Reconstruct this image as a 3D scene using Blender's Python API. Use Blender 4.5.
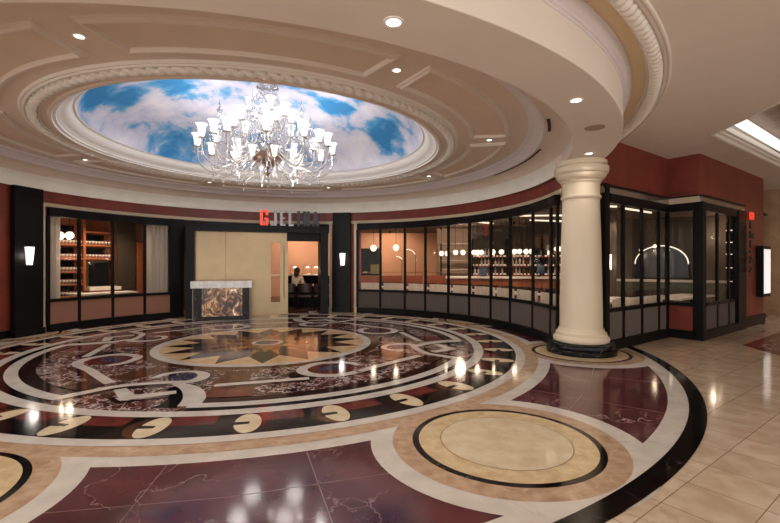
import bpy, bmesh, math, random
from mathutils import Vector, Matrix, noise
from mathutils.geometry import tessellate_polygon
random.seed(7)
S = bpy.context.scene
for o in list(bpy.data.objects): bpy.data.objects.remove(o)
C = S.collection

# ------------------------------------------------------------------ camera
cam = bpy.data.objects.new('camera', bpy.data.cameras.new('camera')); C.objects.link(cam)
cam.location = (0, 0, 1.5); cam.rotation_euler = (math.pi/2, 0, 0)
cam.data.sensor_width = 36; cam.data.lens = 432/780*36; cam.data.shift_y = 3/780
cam.data.clip_start = .05; cam.data.clip_end = 100
S.camera = cam
# ------------------------------------------------------------------ world, exposure
W = bpy.data.worlds.new('world'); S.world = W; W.use_nodes = True
W.node_tree.nodes['Background'].inputs[0].default_value = (1.0, .97, .93, 1)
W.node_tree.nodes['Background'].inputs[1].default_value = 2.7
S.view_settings.view_transform = 'Standard'; S.view_settings.look = 'None'
S.view_settings.exposure = 0.0; S.view_settings.gamma = 1; S.view_settings.use_curve_mapping = False
K_DOWN = 60      # watts of a recessed downlight
K_CHAND = 11     # watts of one chandelier bulb
K_INT = 46       # watts of a restaurant ceiling lamp

CX, CY = -2.34, 8.25          # centre of the rotunda
A0 = -8.6                     # angle of the column; everything repeats every 45 degrees
PI = math.pi
rad = math.radians
def pol(a, r, cx=CX, cy=CY): return (cx + r*math.cos(rad(a)), cy + r*math.sin(rad(a)))
AX = (math.cos(rad(36.4)), math.sin(rad(36.4))); BX = (AX[1], -AX[0])
def ab(a, b): return (CX + a*AX[0] + b*BX[0], CY + a*AX[1] + b*BX[1])
def a_on(px, b):
    k = (px-390)/432; ox, oy = CX+b*BX[0], CY+b*BX[1]
    return (k*oy-ox)/(AX[0]-k*AX[1])
def ang_on(px, r):
    u = (px-390)/432; A_ = u*u+1; B_ = 2*(-u*CX-CY); C_ = CX*CX+CY*CY-r*r
    d = (-B_+math.sqrt(B_*B_-4*A_*C_))/(2*A_); return math.degrees(math.atan2(d-CY, u*d-CX)) % 360
def at(px, py, Y): return ((px-390)/432*Y, Y, 1.5 + (264.5-py)/432*Y)

# ------------------------------------------------------------------ materials
MATS = {}
def srgb(r, g, b):
    f = lambda c: (c/255/12.92) if c/255 <= .04045 else ((c/255+.055)/1.055)**2.4
    return (f(r), f(g), f(b), 1)
def mat(name, col, rough=.5, metal=0, emit=None, estr=0, var=0, vscale=6, spec=.5, trans=0, bump=0, coat=0):
    if name in MATS: return MATS[name]
    m = bpy.data.materials.new(name); m.use_nodes = True; MATS[name] = m
    nt = m.node_tree; b = nt.nodes['Principled BSDF']
    b.inputs['Base Color'].default_value = col; b.inputs['Roughness'].default_value = rough
    b.inputs['Metallic'].default_value = metal; b.inputs['Specular IOR Level'].default_value = spec
    b.inputs['Transmission Weight'].default_value = trans; b.inputs['Coat Weight'].default_value = coat
    if emit: b.inputs['Emission Color'].default_value = emit; b.inputs['Emission Strength'].default_value = estr
    if var or bump:
        tc = nt.nodes.new('ShaderNodeTexCoord'); n = nt.nodes.new('ShaderNodeTexNoise')
        n.inputs['Scale'].default_value = vscale; n.inputs['Detail'].default_value = 6
        nt.links.new(tc.outputs['Object'], n.inputs['Vector'])
    if var:
        r = nt.nodes.new('ShaderNodeValToRGB')
        r.color_ramp.elements[0].position = .3; r.color_ramp.elements[1].position = .7
        r.color_ramp.elements[0].color = tuple(c*(1-var) for c in col[:3])+(1,)
        r.color_ramp.elements[1].color = tuple(min(1, c*(1+var)) for c in col[:3])+(1,)
        nt.links.new(n.outputs['Fac'], r.inputs[0]); nt.links.new(r.outputs[0], b.inputs['Base Color'])
    if bump:
        bp = nt.nodes.new('ShaderNodeBump'); bp.inputs['Strength'].default_value = bump; bp.inputs['Distance'].default_value = .01
        nt.links.new(n.outputs['Fac'], bp.inputs['Height']); nt.links.new(bp.outputs[0], b.inputs['Normal'])
    return m
def marble(name, base, dark, vein, vs=2.0, vw=.03, rough=.09, cs=3.0, veinmix=1.0, distort=1.2, joints=None, pres=(.42, .62), spec=.5):
    """polished stone: clouded base, thin warped veins, optional joints"""
    m = bpy.data.materials.new(name); m.use_nodes = True; MATS[name] = m
    nt = m.node_tree; N = nt.nodes.new; L = nt.links.new; b = nt.nodes['Principled BSDF']
    tc = N('ShaderNodeTexCoord'); no = N('ShaderNodeTexNoise'); no.inputs['Scale'].default_value = cs; no.inputs['Detail'].default_value = 8
    L(tc.outputs['Object'], no.inputs['Vector'])
    ra = N('ShaderNodeValToRGB'); ra.color_ramp.elements[0].position = .35; ra.color_ramp.elements[1].position = .65
    ra.color_ramp.elements[0].color = dark; ra.color_ramp.elements[1].color = base
    L(no.outputs['Fac'], ra.inputs[0])
    # warp
    n2 = N('ShaderNodeTexNoise'); n2.inputs['Scale'].default_value = vs*1.3; n2.inputs['Detail'].default_value = 5; L(tc.outputs['Object'], n2.inputs['Vector'])
    mx = N('ShaderNodeVectorMath'); mx.operation = 'SCALE'; mx.inputs['Scale'].default_value = distort/vs; L(n2.outputs['Color'], mx.inputs[0])
    ad = N('ShaderNodeVectorMath'); L(tc.outputs['Object'], ad.inputs[0]); L(mx.outputs[0], ad.inputs[1])
    vo = N('ShaderNodeTexVoronoi'); vo.feature = 'DISTANCE_TO_EDGE'; vo.inputs['Scale'].default_value = vs; L(ad.outputs[0], vo.inputs['Vector'])
    rv = N('ShaderNodeValToRGB'); rv.color_ramp.elements[0].position = 0; rv.color_ramp.elements[0].color = (veinmix,)*3+(1,)
    rv.color_ramp.elements[1].position = vw; rv.color_ramp.elements[1].color = (0, 0, 0, 1); L(vo.outputs['Distance'], rv.inputs[0])
    # vein presence
    n3 = N('ShaderNodeTexNoise'); n3.inputs['Scale'].default_value = vs*.8; L(tc.outputs['Object'], n3.inputs['Vector'])
    r3 = N('ShaderNodeValToRGB'); r3.color_ramp.elements[0].position = pres[0]; r3.color_ramp.elements[1].position = pres[1]; L(n3.outputs['Fac'], r3.inputs[0])
    mu = N('ShaderNodeMath'); mu.operation = 'MULTIPLY'; L(rv.outputs[0], mu.inputs[0]); L(r3.outputs[0], mu.inputs[1])
    mi = N('ShaderNodeMix'); mi.data_type = 'RGBA'; L(mu.outputs[0], mi.inputs[0]); L(ra.outputs[0], mi.inputs[6]); mi.inputs[7].default_value = vein
    out = mi.outputs[2]
    if joints:
        ang, size, offx, offy, jcol, jw, tone = joints
        mp = N('ShaderNodeMapping'); mp.vector_type = 'TEXTURE'
        mp.inputs['Location'].default_value = (offx, offy, 0); mp.inputs['Rotation'].default_value = (0, 0, rad(ang))
        L(tc.outputs['Object'], mp.inputs['Vector'])
        br = N('ShaderNodeTexBrick'); br.offset = 0; br.squash = 1
        br.inputs['Scale'].default_value = 1; br.inputs['Brick Width'].default_value = size; br.inputs['Row Height'].default_value = size
        br.inputs['Mortar Size'].default_value = jw; br.inputs['Mortar Smooth'].default_value = 0; br.inputs['Bias'].default_value = 0
        br.inputs['Color1'].default_value = (1, 1, 1, 1); br.inputs['Color2'].default_value = (tone, tone*.98, tone*.95, 1)
        L(mp.outputs[0], br.inputs['Vector'])
        m2 = N('ShaderNodeMix'); m2.data_type = 'RGBA'; m2.blend_type = 'MULTIPLY'; m2.inputs[0].default_value = 1
        L(out, m2.inputs[6]); L(br.outputs['Color'], m2.inputs[7])
        m3 = N('ShaderNodeMix'); m3.data_type = 'RGBA'; L(br.outputs['Fac'], m3.inputs[0]); L(m2.outputs[2], m3.inputs[6]); m3.inputs[7].default_value = jcol
        out = m3.outputs[2]
    L(out, b.inputs['Base Color']); b.inputs['Roughness'].default_value = rough; b.inputs['Specular IOR Level'].default_value = spec
    return m

M = {}
M['lobby'] = marble('beige_marble_tiles', srgb(206, 186, 164), srgb(188, 164, 140), srgb(150, 118, 90), vs=1.1, vw=.02, rough=.10, cs=5, veinmix=.35,
                    joints=(36.4, .42, CX-.02*AX[0]+6.43*BX[0], CY-.02*AX[1]+6.43*BX[1], srgb(122, 98, 76), .003, .9))
M['white'] = marble('white_inlay_marble', srgb(205, 196, 186), srgb(190, 180, 170), srgb(150, 138, 126), vs=1.5, vw=.015, rough=.10, cs=4, veinmix=.4)
M['tan'] = marble('tan_inlay_marble', srgb(188, 158, 130), srgb(162, 130, 104), srgb(214, 184, 152), vs=4, vw=.05, rough=.10, cs=9, veinmix=.5)
M['ochre'] = marble('ochre_inlay_marble', srgb(208, 184, 146), srgb(192, 164, 124), srgb(170, 128, 80), vs=5, vw=.05, rough=.10, cs=10, veinmix=.4)
M['cream'] = marble('cream_inlay_marble', srgb(212, 194, 164), srgb(198, 178, 146), srgb(176, 150, 116), vs=3, vw=.03, rough=.10, cs=6, veinmix=.3)
M['black'] = marble('black_inlay_marble', srgb(16, 13, 13), srgb(8, 7, 7), srgb(120, 112, 108), vs=2.2, vw=.008, rough=.10, cs=4, veinmix=.6)
M['purple'] = marble('oxblood_marble_slab', srgb(94, 48, 50), srgb(66, 33, 38), srgb(196, 170, 166), vs=.9, vw=.006, rough=.10, cs=2.2, veinmix=.75, distort=2)
M['red'] = marble('red_inlay_marble', srgb(112, 48, 42), srgb(78, 32, 30), srgb(150, 90, 80), vs=3, vw=.02, rough=.085, cs=6, veinmix=.4)
M['brown'] = marble('brown_inlay_marble', srgb(96, 56, 34), srgb(66, 38, 26), srgb(150, 110, 80), vs=3, vw=.02, rough=.085, cs=5, veinmix=.3)
M['busy'] = marble('veined_wine_marble', srgb(98, 52, 46), srgb(32, 19, 21), srgb(206, 190, 184), vs=5.5, vw=.09, rough=.085, cs=3.2, veinmix=.95, distort=3, pres=(.30, .48))
M['maroon'] = marble('maroon_inlay_marble', srgb(44, 20, 20), srgb(24, 12, 14), srgb(120, 80, 76), vs=3, vw=.012, rough=.1, cs=4, veinmix=.4)
M['blue'] = marble('blue_grey_inlay_marble', srgb(74, 76, 98), srgb(40, 34, 50), srgb(160, 160, 180), vs=9, vw=.06, rough=.09, cs=12, veinmix=.6)
M['grey'] = marble('grey_inlay_marble', srgb(92, 84, 80), srgb(70, 62, 60), srgb(150, 140, 132), vs=3, vw=.02, rough=.09, cs=5, veinmix=.4)
M['orange'] = marble('golden_inlay_marble', srgb(176, 122, 66), srgb(140, 90, 44), srgb(200, 160, 110), vs=3, vw=.02, rough=.09, cs=5, veinmix=.4)
M['sand'] = marble('sand_inlay_marble', srgb(214, 182, 140), srgb(196, 160, 118), srgb(170, 130, 90), vs=2.5, vw=.02, rough=.10, cs=5, veinmix=.4)
M['joint'] = mat('stone_joint', srgb(124, 92, 86), .3)
M['ceil'] = mat('tan_ceiling_paint', srgb(228, 216, 204), .75, var=.03, vscale=1.5)
M['ceil_in'] = mat('rose_tan_ceiling_paint', srgb(222, 204, 188), .75, var=.03, vscale=1.5)
M['panelp'] = mat('amber_panel_paint', srgb(222, 200, 180), .7, var=.04, vscale=2)
M['mould'] = mat('cream_moulding_paint', srgb(230, 222, 212), .5)
M['mouldw'] = mat('white_moulding_paint', srgb(244, 241, 238), .5)
M['lilac'] = mat('pale_lilac_moulding_paint', srgb(222, 212, 212), .5)
M['groove'] = mat('amber_cove_paint', srgb(224, 200, 164), .7)
M['wallcream'] = mat('cream_plaster', srgb(238, 234, 224), .7, var=.04, vscale=3)
M['redwall'] = mat('red_venetian_plaster', srgb(118, 48, 34), .5, var=.22, vscale=2.2)
M['creamtrim'] = mat('cream_trim_paint', srgb(196, 176, 150), .5)
M['blackmetal'] = mat('black_steel', srgb(11, 10, 10), .45, 0, spec=.18)
M['blackwood'] = mat('black_lacquer', srgb(14, 12, 13), .42, spec=.16)
M['brass'] = mat('brushed_brass', srgb(136, 117, 92), .28, .95, var=.06, vscale=3)
M['chrome'] = mat('polished_metal', srgb(180, 176, 170), .2, .9)
M['column'] = mat('cream_column_paint', srgb(214, 196, 170), .38, var=.02, vscale=2)
M['blackmarble'] = marble('black_plinth_marble', srgb(14, 13, 14), srgb(8, 8, 9), srgb(150, 150, 155), vs=5, vw=.02, rough=.25, cs=4, veinmix=.5, spec=.2)
M['lamp'] = mat('lamp_glow', (1, 1, 1, 1), .5, emit=(1, .93, .84, 1), estr=3)
M['lamphot'] = mat('bulb_glow', (1, 1, 1, 1), .5, emit=(1, .96, .92, 1), estr=8)
M['globe'] = mat('warm_globe_glow', (1, 1, 1, 1), .5, emit=(1, .86, .68, 1), estr=1.4)
M['cup'] = mat('lit_bell_glass', (1, 1, 1, 1), .3, emit=(.95, .96, 1, 1), estr=.7)
M['crystal'] = mat('cut_crystal', (.9, .92, .96, 1), .05, trans=.92)
M['silverglass'] = mat('silvered_glass_arm', srgb(214, 208, 200), .18, .55)
M['bowl'] = mat('bronze_bowl', srgb(120, 96, 84), .35, .5)
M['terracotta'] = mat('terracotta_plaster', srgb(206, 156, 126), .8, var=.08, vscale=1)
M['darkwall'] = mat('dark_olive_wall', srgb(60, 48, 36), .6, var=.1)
M['intceil'] = mat('dark_brown_ceiling', srgb(96, 78, 64), .8)
M['oak'] = mat('orange_oak', srgb(150, 82, 46), .45, var=.15, vscale=4)
M['wood'] = mat('walnut_floorboards', srgb(94, 64, 46), .35, var=.2, vscale=3)
M['leather'] = mat('dark_brown_leather', srgb(58, 30, 22), .45)
M['linen'] = mat('white_linen', srgb(226, 214, 202), .85)
M['sheer'] = mat('sheer_grey_curtain', srgb(226, 216, 208), .9)
def tex_voile(name, col):
    m = bpy.data.materials.new(name); m.use_nodes = True; nt = m.node_tree; N = nt.nodes.new; L = nt.links.new
    nt.nodes.remove(nt.nodes['Principled BSDF']); d = N('ShaderNodeBsdfDiffuse'); t = N('ShaderNodeBsdfTranslucent'); d.inputs[0].default_value = col; t.inputs[0].default_value = col
    mx = N('ShaderNodeMixShader'); mx.inputs[0].default_value = .5; L(d.outputs[0], mx.inputs[1]); L(t.outputs[0], mx.inputs[2]); L(mx.outputs[0], nt.nodes['Material Output'].inputs[0]); return m
M['voile'] = tex_voile('white_voile', srgb(240, 230, 220)); M['sheer'] = tex_voile('sheer_grey_voile', srgb(228, 220, 212))
M['ribbed'] = mat('ribbed_taupe_panel', srgb(82, 68, 60), .5)
M['taupe'] = mat('rose_taupe_panel', srgb(140, 98, 80), .3)
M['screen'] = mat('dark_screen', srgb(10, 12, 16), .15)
M['bottle'] = mat('amber_bottle_glass', srgb(120, 62, 26), .12)
M['bottle2'] = mat('clear_bottle_glass', srgb(214, 200, 186), .1)
M['bottle3'] = mat('dark_green_bottle_glass', srgb(36, 44, 28), .1)
M['signred'] = mat('lit_red_letter', srgb(210, 50, 24), .4, emit=srgb(235, 60, 30), estr=.9)
M['signgrey'] = mat('pewter_letter', srgb(160, 158, 160), .35, .2)
M['signdark'] = mat('dark_slate_letter', srgb(44, 46, 52), .4, .4)
M['skin'] = mat('skin', srgb(190, 136, 108), .6); M['hair'] = mat('dark_hair', srgb(38, 24, 18), .6)
M['shirt'] = mat('cream_shirt', srgb(220, 204, 184), .8)
M['shade'] = mat('fluted_sconce_glass', (1, 1, 1, 1), .4, emit=(1, .95, .88, 1), estr=.85)
M['lightbox'] = mat('backlit_display', (1, 1, 1, 1), .4, emit=(1, .98, .95, 1), estr=.6)
M['strip'] = mat('cove_light', (1, 1, 1, 1), .5, emit=(1, .97, .92, 1), estr=1.0)
M['speaker'] = mat('beige_speaker_mesh', srgb(168, 140, 122), .8)
M['onyxslab'] = marble('white_grey_marble_slab', srgb(242, 238, 232), srgb(214, 206, 198), srgb(120, 108, 100), vs=4, vw=.04, rough=.15, cs=6, veinmix=.5)

def tex_onyx():
    m = bpy.data.materials.new('backlit_brown_onyx'); m.use_nodes = True; nt = m.node_tree; N = nt.nodes.new; L = nt.links.new
    b = nt.nodes['Principled BSDF']; tc = N('ShaderNodeTexCoord'); mp = N('ShaderNodeMapping'); mp.inputs['Scale'].default_value = (1.3, 1, .9)
    L(tc.outputs['Object'], mp.inputs[0])
    n = N('ShaderNodeTexNoise'); n.inputs['Scale'].default_value = 4.2; n.inputs['Detail'].default_value = 9; n.inputs['Distortion'].default_value = 1.6
    L(mp.outputs[0], n.inputs['Vector'])
    r = N('ShaderNodeValToRGB'); e = r.color_ramp.elements
    e[0].position = .34; e[0].color = srgb(28, 14, 8); e[1].position = .68; e[1].color = srgb(250, 236, 214)
    for p, c in ((.43, (60, 32, 18)), (.49, (134, 84, 46)), (.53, (74, 42, 26)), (.57, (206, 160, 108)), (.61, (120, 84, 60))):
        x = e.new(p); x.color = srgb(*c)
    L(n.outputs['Fac'], r.inputs[0]); L(r.outputs[0], b.inputs['Base Color']); b.inputs['Roughness'].default_value = .15
    L(r.outputs[0], b.inputs['Emission Color']); b.inputs['Emission Strength'].default_value = .45
    return m
M['onyx'] = tex_onyx()
def tex_sky():
    m = bpy.data.materials.new('cloud_mural'); m.use_nodes = True; nt = m.node_tree; N = nt.nodes.new; L = nt.links.new
    b = nt.nodes['Principled BSDF']; tc = N('ShaderNodeTexCoord'); mp = N('ShaderNodeMapping')
    mp.inputs['Scale'].default_value = (.8, .7, .8); mp.inputs['Location'].default_value = (3.3, 1.2, 0)
    L(tc.outputs['Object'], mp.inputs[0])
    n = N('ShaderNodeTexNoise'); n.inputs['Scale'].default_value = 1.7; n.inputs['Detail'].default_value = 10; n.inputs['Roughness'].default_value = .6; n.inputs['Distortion'].default_value = .25
    L(mp.outputs[0], n.inputs['Vector'])
    acc = None     # painted blue openings between the clouds: centre x, y, half widths, strength
    for x, y, sx, sy, k in SKY:
        v = N('ShaderNodeVectorMath'); v.operation = 'SUBTRACT'; L(tc.outputs['Object'], v.inputs[0]); v.inputs[1].default_value = (x, y, 0)
        w_ = N('ShaderNodeVectorMath'); w_.operation = 'MULTIPLY'; L(v.outputs[0], w_.inputs[0]); w_.inputs[1].default_value = (1/sx, 1/sy, 0)
        l = N('ShaderNodeVectorMath'); l.operation = 'LENGTH'; L(w_.outputs[0], l.inputs[0])
        r_ = N('ShaderNodeMapRange'); r_.inputs['From Min'].default_value = 1.25; r_.inputs['From Max'].default_value = .2; r_.inputs['To Min'].default_value = 0; r_.inputs['To Max'].default_value = k; L(l.outputs['Value'], r_.inputs['Value'])
        if acc is None: acc = r_.outputs[0]
        else: ad = N('ShaderNodeMath'); L(acc, ad.inputs[0]); L(r_.outputs[0], ad.inputs[1]); acc = ad.outputs[0]
    sb = N('ShaderNodeMath'); sb.operation = 'SUBTRACT'; L(n.outputs['Fac'], sb.inputs[0]); L(acc, sb.inputs[1])
    ad = N('ShaderNodeMath'); L(sb.outputs[0], ad.inputs[0]); ad.inputs[1].default_value = .07
    r = N('ShaderNodeValToRGB'); e = r.color_ramp.elements
    e[0].position = .36; e[0].color = srgb(58, 124, 174); e[1].position = .72; e[1].color = srgb(214, 210, 216)
    for p, c in ((.43, (84, 146, 190)), (.475, (124, 160, 196)), (.52, (176, 180, 200)), (.60, (196, 194, 208))):
        x = e.new(p); x.color = srgb(*c)
    L(ad.outputs[0], r.inputs[0]); L(r.outputs[0], b.inputs['Base Color']); b.inputs['Roughness'].default_value = .95; b.inputs['Specular IOR Level'].default_value = .1
    return m
def dome_pt(px, py):
    """plan position where a sight line meets the dome"""
    t = 1.0
    while t < 30:
        x, y, z = at(px, py, t); q = math.hypot(x-CX, y-CY)
        if q < 2.95 and z >= 3.88+1.02*math.sqrt(max(0, 1-(q/2.95)**2)): return x, y
        t += .02
    return x, y
SKY = []
for px, py, rx, ry, k in ((97, 96, .55, .55, .22), (125, 100, .4, .3, .16), (175, 84, .6, .4, .2), (215, 92, .9, .5, .16), (178, 150, .5, .9, .24), (205, 165, .4, .8, .2), (343, 109, .45, .35, .24), (382, 132, .5, .5, .2), (300, 108, .5, .3, .1), (390, 122, .5, .3, .12), (240, 168, .6, .6, .14), (140, 88, .4, .25, .1)):
    x, y = dome_pt(px, py); SKY.append((x, y, rx, ry, k))
M['sky'] = tex_sky()
def tex_glass(name, refl, tint=(1, 1, 1, 1), rough=0.0):
    m = bpy.data.materials.new(name); m.use_nodes = True; nt = m.node_tree; N = nt.nodes.new; L = nt.links.new
    nt.nodes.remove(nt.nodes['Principled BSDF']); out = nt.nodes['Material Output']
    t = N('ShaderNodeBsdfTransparent'); t.inputs[0].default_value = tint; g = N('ShaderNodeBsdfGlossy'); g.inputs['Roughness'].default_value = rough
    fr = N('ShaderNodeFresnel'); fr.inputs[0].default_value = 1.45; mu = N('ShaderNodeMath'); mu.operation = 'MULTIPLY'; mu.inputs[1].default_value = refl
    L(fr.outputs[0], mu.inputs[0]); mx = N('ShaderNodeMixShader'); L(mu.outputs[0], mx.inputs[0]); L(t.outputs[0], mx.inputs[1]); L(g.outputs[0], mx.inputs[2]); L(mx.outputs[0], out.inputs[0])
    return m
M['glass'] = tex_glass('clear_window_glass', .16, (.93, .92, .9, 1))
M['shelfglass'] = tex_glass('stemware_glass', 2.0, (.86, .86, .86, 1))

# ------------------------------------------------------------------ mesh helpers
class MB:
    def __init__(s): s.v = []; s.f = []; s.m = []; s.sm = []
    def add(s, vs, fs, mi=0, sm=False):
        k = len(s.v); s.v += [tuple(v) for v in vs]
        for f in fs: s.f.append(tuple(i+k for i in f)); s.m.append(mi); s.sm.append(sm)
        return s
    def box(s, x0, x1, y0, y1, z0, z1, mi=0, rz=0, c=None):
        vs = [(x, y, z) for x in (x0, x1) for y in (y0, y1) for z in (z0, z1)]
        if rz:
            cx, cy = c if c else ((x0+x1)/2, (y0+y1)/2); ca, sa = math.cos(rz), math.sin(rz)
            vs = [(cx+(x-cx)*ca-(y-cy)*sa, cy+(x-cx)*sa+(y-cy)*ca, z) for x, y, z in vs]
        return s.add(vs, [(0, 1, 3, 2), (4, 6, 7, 5), (0, 4, 5, 1), (2, 3, 7, 6), (0, 2, 6, 4), (1, 5, 7, 3)], mi)
    def lathe(s, prof, cx=0, cy=0, n=48, a0=0, a1=360, mi=0, sm=True, close=False):
        full = abs(a1-a0) >= 359.9; cols = n if full else n+1; vs = []
        for i in range(cols):
            a = rad(a0+(a1-a0)*i/n); ca, sa = math.cos(a), math.sin(a)
            vs += [(cx+r*ca, cy+r*sa, z) for r, z in prof]
        k = len(prof); fs = []
        for i in range(n):
            j = (i+1) % cols
            for q in range(k if close else k-1):
                p = (q+1) % k; fs.append((i*k+q, j*k+q, j*k+p, i*k+p))
        s.add(vs, fs, mi, sm)
        if close and not full:
            s.add([vs[q] for q in range(k)], [tuple(range(k))], mi); s.add([vs[(cols-1)*k+q] for q in range(k)], [tuple(range(k-1, -1, -1))], mi)
        return s
    def tube(s, pts, r, n=8, mi=0, sm=True, caps=True):
        pts = [Vector(p) for p in pts]; rs = r if isinstance(r, (list, tuple)) else [r]*len(pts); vs = []; up = None
        for i, p in enumerate(pts):
            t = (pts[min(i+1, len(pts)-1)]-pts[max(i-1, 0)]).normalized()
            if up is None: up = Vector((0, 0, 1)) if abs(t.z) < .9 else Vector((1, 0, 0))
            u = t.cross(up)
            if u.length < 1e-4: u = t.cross(Vector((0, 1, 0)))
            u.normalize(); w = u.cross(t).normalized(); up = w
            for j in range(n):
                a = 2*PI*j/n; vs.append(p+(u*math.cos(a)+w*math.sin(a))*rs[i])
        fs = [(i*n+j, i*n+(j+1) % n, (i+1)*n+(j+1) % n, (i+1)*n+j) for i in range(len(pts)-1) for j in range(n)]
        s.add(vs, fs, mi, sm)
        if caps: s.add(vs[:n], [tuple(range(n-1, -1, -1))], mi); s.add(vs[-n:], [tuple(range(n))], mi)
        return s
    def poly(s, pts, z, mi=0):
        return s.add([(x, y, z) for x, y in pts], [tuple(range(len(pts)))], mi)
    def prism(s, pts, z0, z1, mi=0):
        n = len(pts); vs = [(x, y, z0) for x, y in pts]+[(x, y, z1) for x, y in pts]
        return s.add(vs, [tuple(range(n-1, -1, -1)), tuple(range(n, 2*n))]+[(i, (i+1) % n, n+(i+1) % n, n+i) for i in range(n)], mi)
    def ball(s, c, r, n=12, mi=0, sz=1.0):
        return s.lathe([(max(1e-4, r*math.sin(PI*i/(n//2))), c[2]-r*sz*math.cos(PI*i/(n//2))) for i in range(n//2+1)], c[0], c[1], n, mi=mi)
    def build(s, name, mats, parent=None, **kw):
        me = bpy.data.meshes.new(name); me.from_pydata(s.v, [], s.f)
        for m in (mats if isinstance(mats, (list, tuple)) else [mats]): me.materials.append(M[m] if isinstance(m, str) else m)
        me.polygons.foreach_set('material_index', s.m); me.polygons.foreach_set('use_smooth', s.sm)
        bm = bmesh.new(); bm.from_mesh(me)
        if kw.pop('recalc', True): bmesh.ops.recalc_face_normals(bm, faces=bm.faces)
        bm.to_mesh(me); bm.free(); me.update()
        if any(s.sm):
            try: me.set_sharp_from_angle(angle=rad(40))
            except Exception: pass
        o = bpy.data.objects.new(name, me); C.objects.link(o)
        if parent: o.parent = parent
        for k, v in kw.items(): o[k] = v
        return o
def structure(name, mb, mats, recalc=True): return mb.build(name, mats, None, kind='structure', recalc=recalc)
def thing(name, label, cat, loc=(0, 0, 0), rz=0, group=None):
    o = bpy.data.objects.new(name, None); C.objects.link(o); o.empty_display_size = .1
    o.location = loc; o.rotation_euler = (0, 0, rz); o['label'] = label; o['category'] = cat
    if group: o['group'] = group
    return o
def tag(o, label, cat, group=None, loc=None, rz=None):
    o['label'] = label; o['category'] = cat
    if group: o['group'] = group
    if loc is not None: o.location = loc
    if rz is not None: o.rotation_euler = (0, 0, rz)
    return o
def copy_tree(o, label, loc, rz=None, parent=None):
    c = o.copy(); C.objects.link(c)
    if parent: c.parent = parent
    else:
        c['label'] = label; c.location = loc
        if rz is not None: c.rotation_euler = (0, 0, rz)
    for ch in list(o.children):
        copy_tree(ch, None, None, None, c)
    return c
def lamp(kind, name, loc, power, col=(1, .85, .7), size=.05, parent=None, spot=None, rot=None):
    d = bpy.data.lights.new(name, kind); d.energy = power; d.color = col
    if kind in ('POINT', 'SPOT'): d.shadow_soft_size = size
    if kind == 'SPOT': d.spot_size = rad(spot or 110); d.spot_blend = .6
    if kind == 'AREA': d.size = size
    o = bpy.data.objects.new(name, d); C.objects.link(o); o.location = loc
    if rot: o.rotation_euler = rot
    if parent: o.parent = parent
    return o
def tess(polys, z, mb, mi=0):
    vs = [[Vector((x, y, 0)) for x, y in p] for p in polys]
    flat = [v for p in vs for v in p]; tris = tessellate_polygon(vs)
    mb.add([(v.x, v.y, z) for v in flat], [tuple(t) for t in tris], mi)
def circ(r, n=128, a0=0, a1=360, cx=CX, cy=CY):
    return [pol(a0+(a1-a0)*i/n, r, cx, cy) for i in range(n)]

# ------------------------------------------------------------------ FLOOR
FM = ['lobby', 'white', 'tan', 'ochre', 'cream', 'black', 'purple', 'red', 'brown', 'busy', 'maroon', 'blue', 'grey', 'orange', 'sand', 'joint', 'wood']
fi = {n: i for i, n in enumerate(FM)}
fl = MB(); DZ = .0005; A0C = A0; A0 = -9.05
def ring(r0, r1, m, lv, a0=0, a1=360, n=None, c=(CX, CY)):
    n = n or max(2, int(abs(a1-a0)/1.5)); vs = []; fs = []
    for i in range(n+1):
        a = a0+(a1-a0)*i/n; vs += [(*pol(a, r0, *c), lv*DZ), (*pol(a, r1, *c), lv*DZ)]
    for i in range(n): fs.append((2*i, 2*i+1, 2*i+3, 2*i+2))
    fl.add(vs, fs, fi[m])
def disc(r, m, lv, c, n=96): fl.poly([pol(360*i/n, r, *c) for i in range(n)], lv*DZ, fi[m])
def spline(pts, k=6):
    P = [Vector(p) for p in pts]; out = []
    for i in range(len(P)-1):
        a = P[max(i-1, 0)]; b = P[i]; c = P[i+1]; d = P[min(i+2, len(P)-1)]
        for j in range(k):
            t = j/k; out.append(.5*((2*b)+(c-a)*t+(2*a-5*b+4*c-d)*t*t+(3*b-a-3*c+d)*t**3))
    out.append(P[-1]); return out
def ribbon(base, pts, m, lv, off=0, smooth=True):
    """pts: (angle from the motif axis, radius, width)"""
    P = []
    for ph, r, w in pts:
        x, y = pol(base+ph, r); P.append((x, y, w))
    if smooth: P = spline(P)
    else: P = [Vector(p) for p in P]
    vs = []; fs = []
    for i, p in enumerate(P):
        t = (P[min(i+1, len(P)-1)]-P[max(i-1, 0)]); t = Vector((t.x, t.y)).normalized(); n = Vector((-t.y, t.x)); q = Vector((p.x, p.y))+n*off
        vs += [(*(q+n*p.z/2), lv*DZ), (*(q-n*p.z/2), lv*DZ)]
    for i in range(len(P)-1): fs.append((2*i, 2*i+1, 2*i+3, 2*i+2))
    fl.add(vs, fs, fi[m])
# lobby slab and medallion, laid ring by ring
fl.box(-16, 17, -5, 23, -.1, 0, fi['lobby'])
ring(0, 6.77, 'black', 1); ring(0, 6.62, 'white', 2); ring(5.06, 6.43, 'purple', 3)
ring(4.68, 4.89, 'tan', 3)
for k in range(8):
    a = A0-45*k; c = pol(a, 5.65)
    # slab joints between two roundels
    am = a-22.5
    for da in (-5.8, 5.8):
        ribbon(am, [(da, 5.06, .007), (da*1.0, 6.43, .007)], 'joint', 4, smooth=False)
    ribbon(am, [(-15, 5.72, .007), (0, 5.62, .007), (15, 5.72, .007)], 'joint', 4, smooth=False)
    disc(1.14, 'white', 5, c); disc(.955, 'tan', 7, c); disc(.785, 'black', 8, c); disc(.73, 'ochre', 9, c)
    disc(.543, 'ochre', 10, c); ring(.538, .546, 'joint', 11, c=c); disc(.538, 'cream', 11, c)
ring(6.43, 6.62, 'white', 6)
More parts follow.
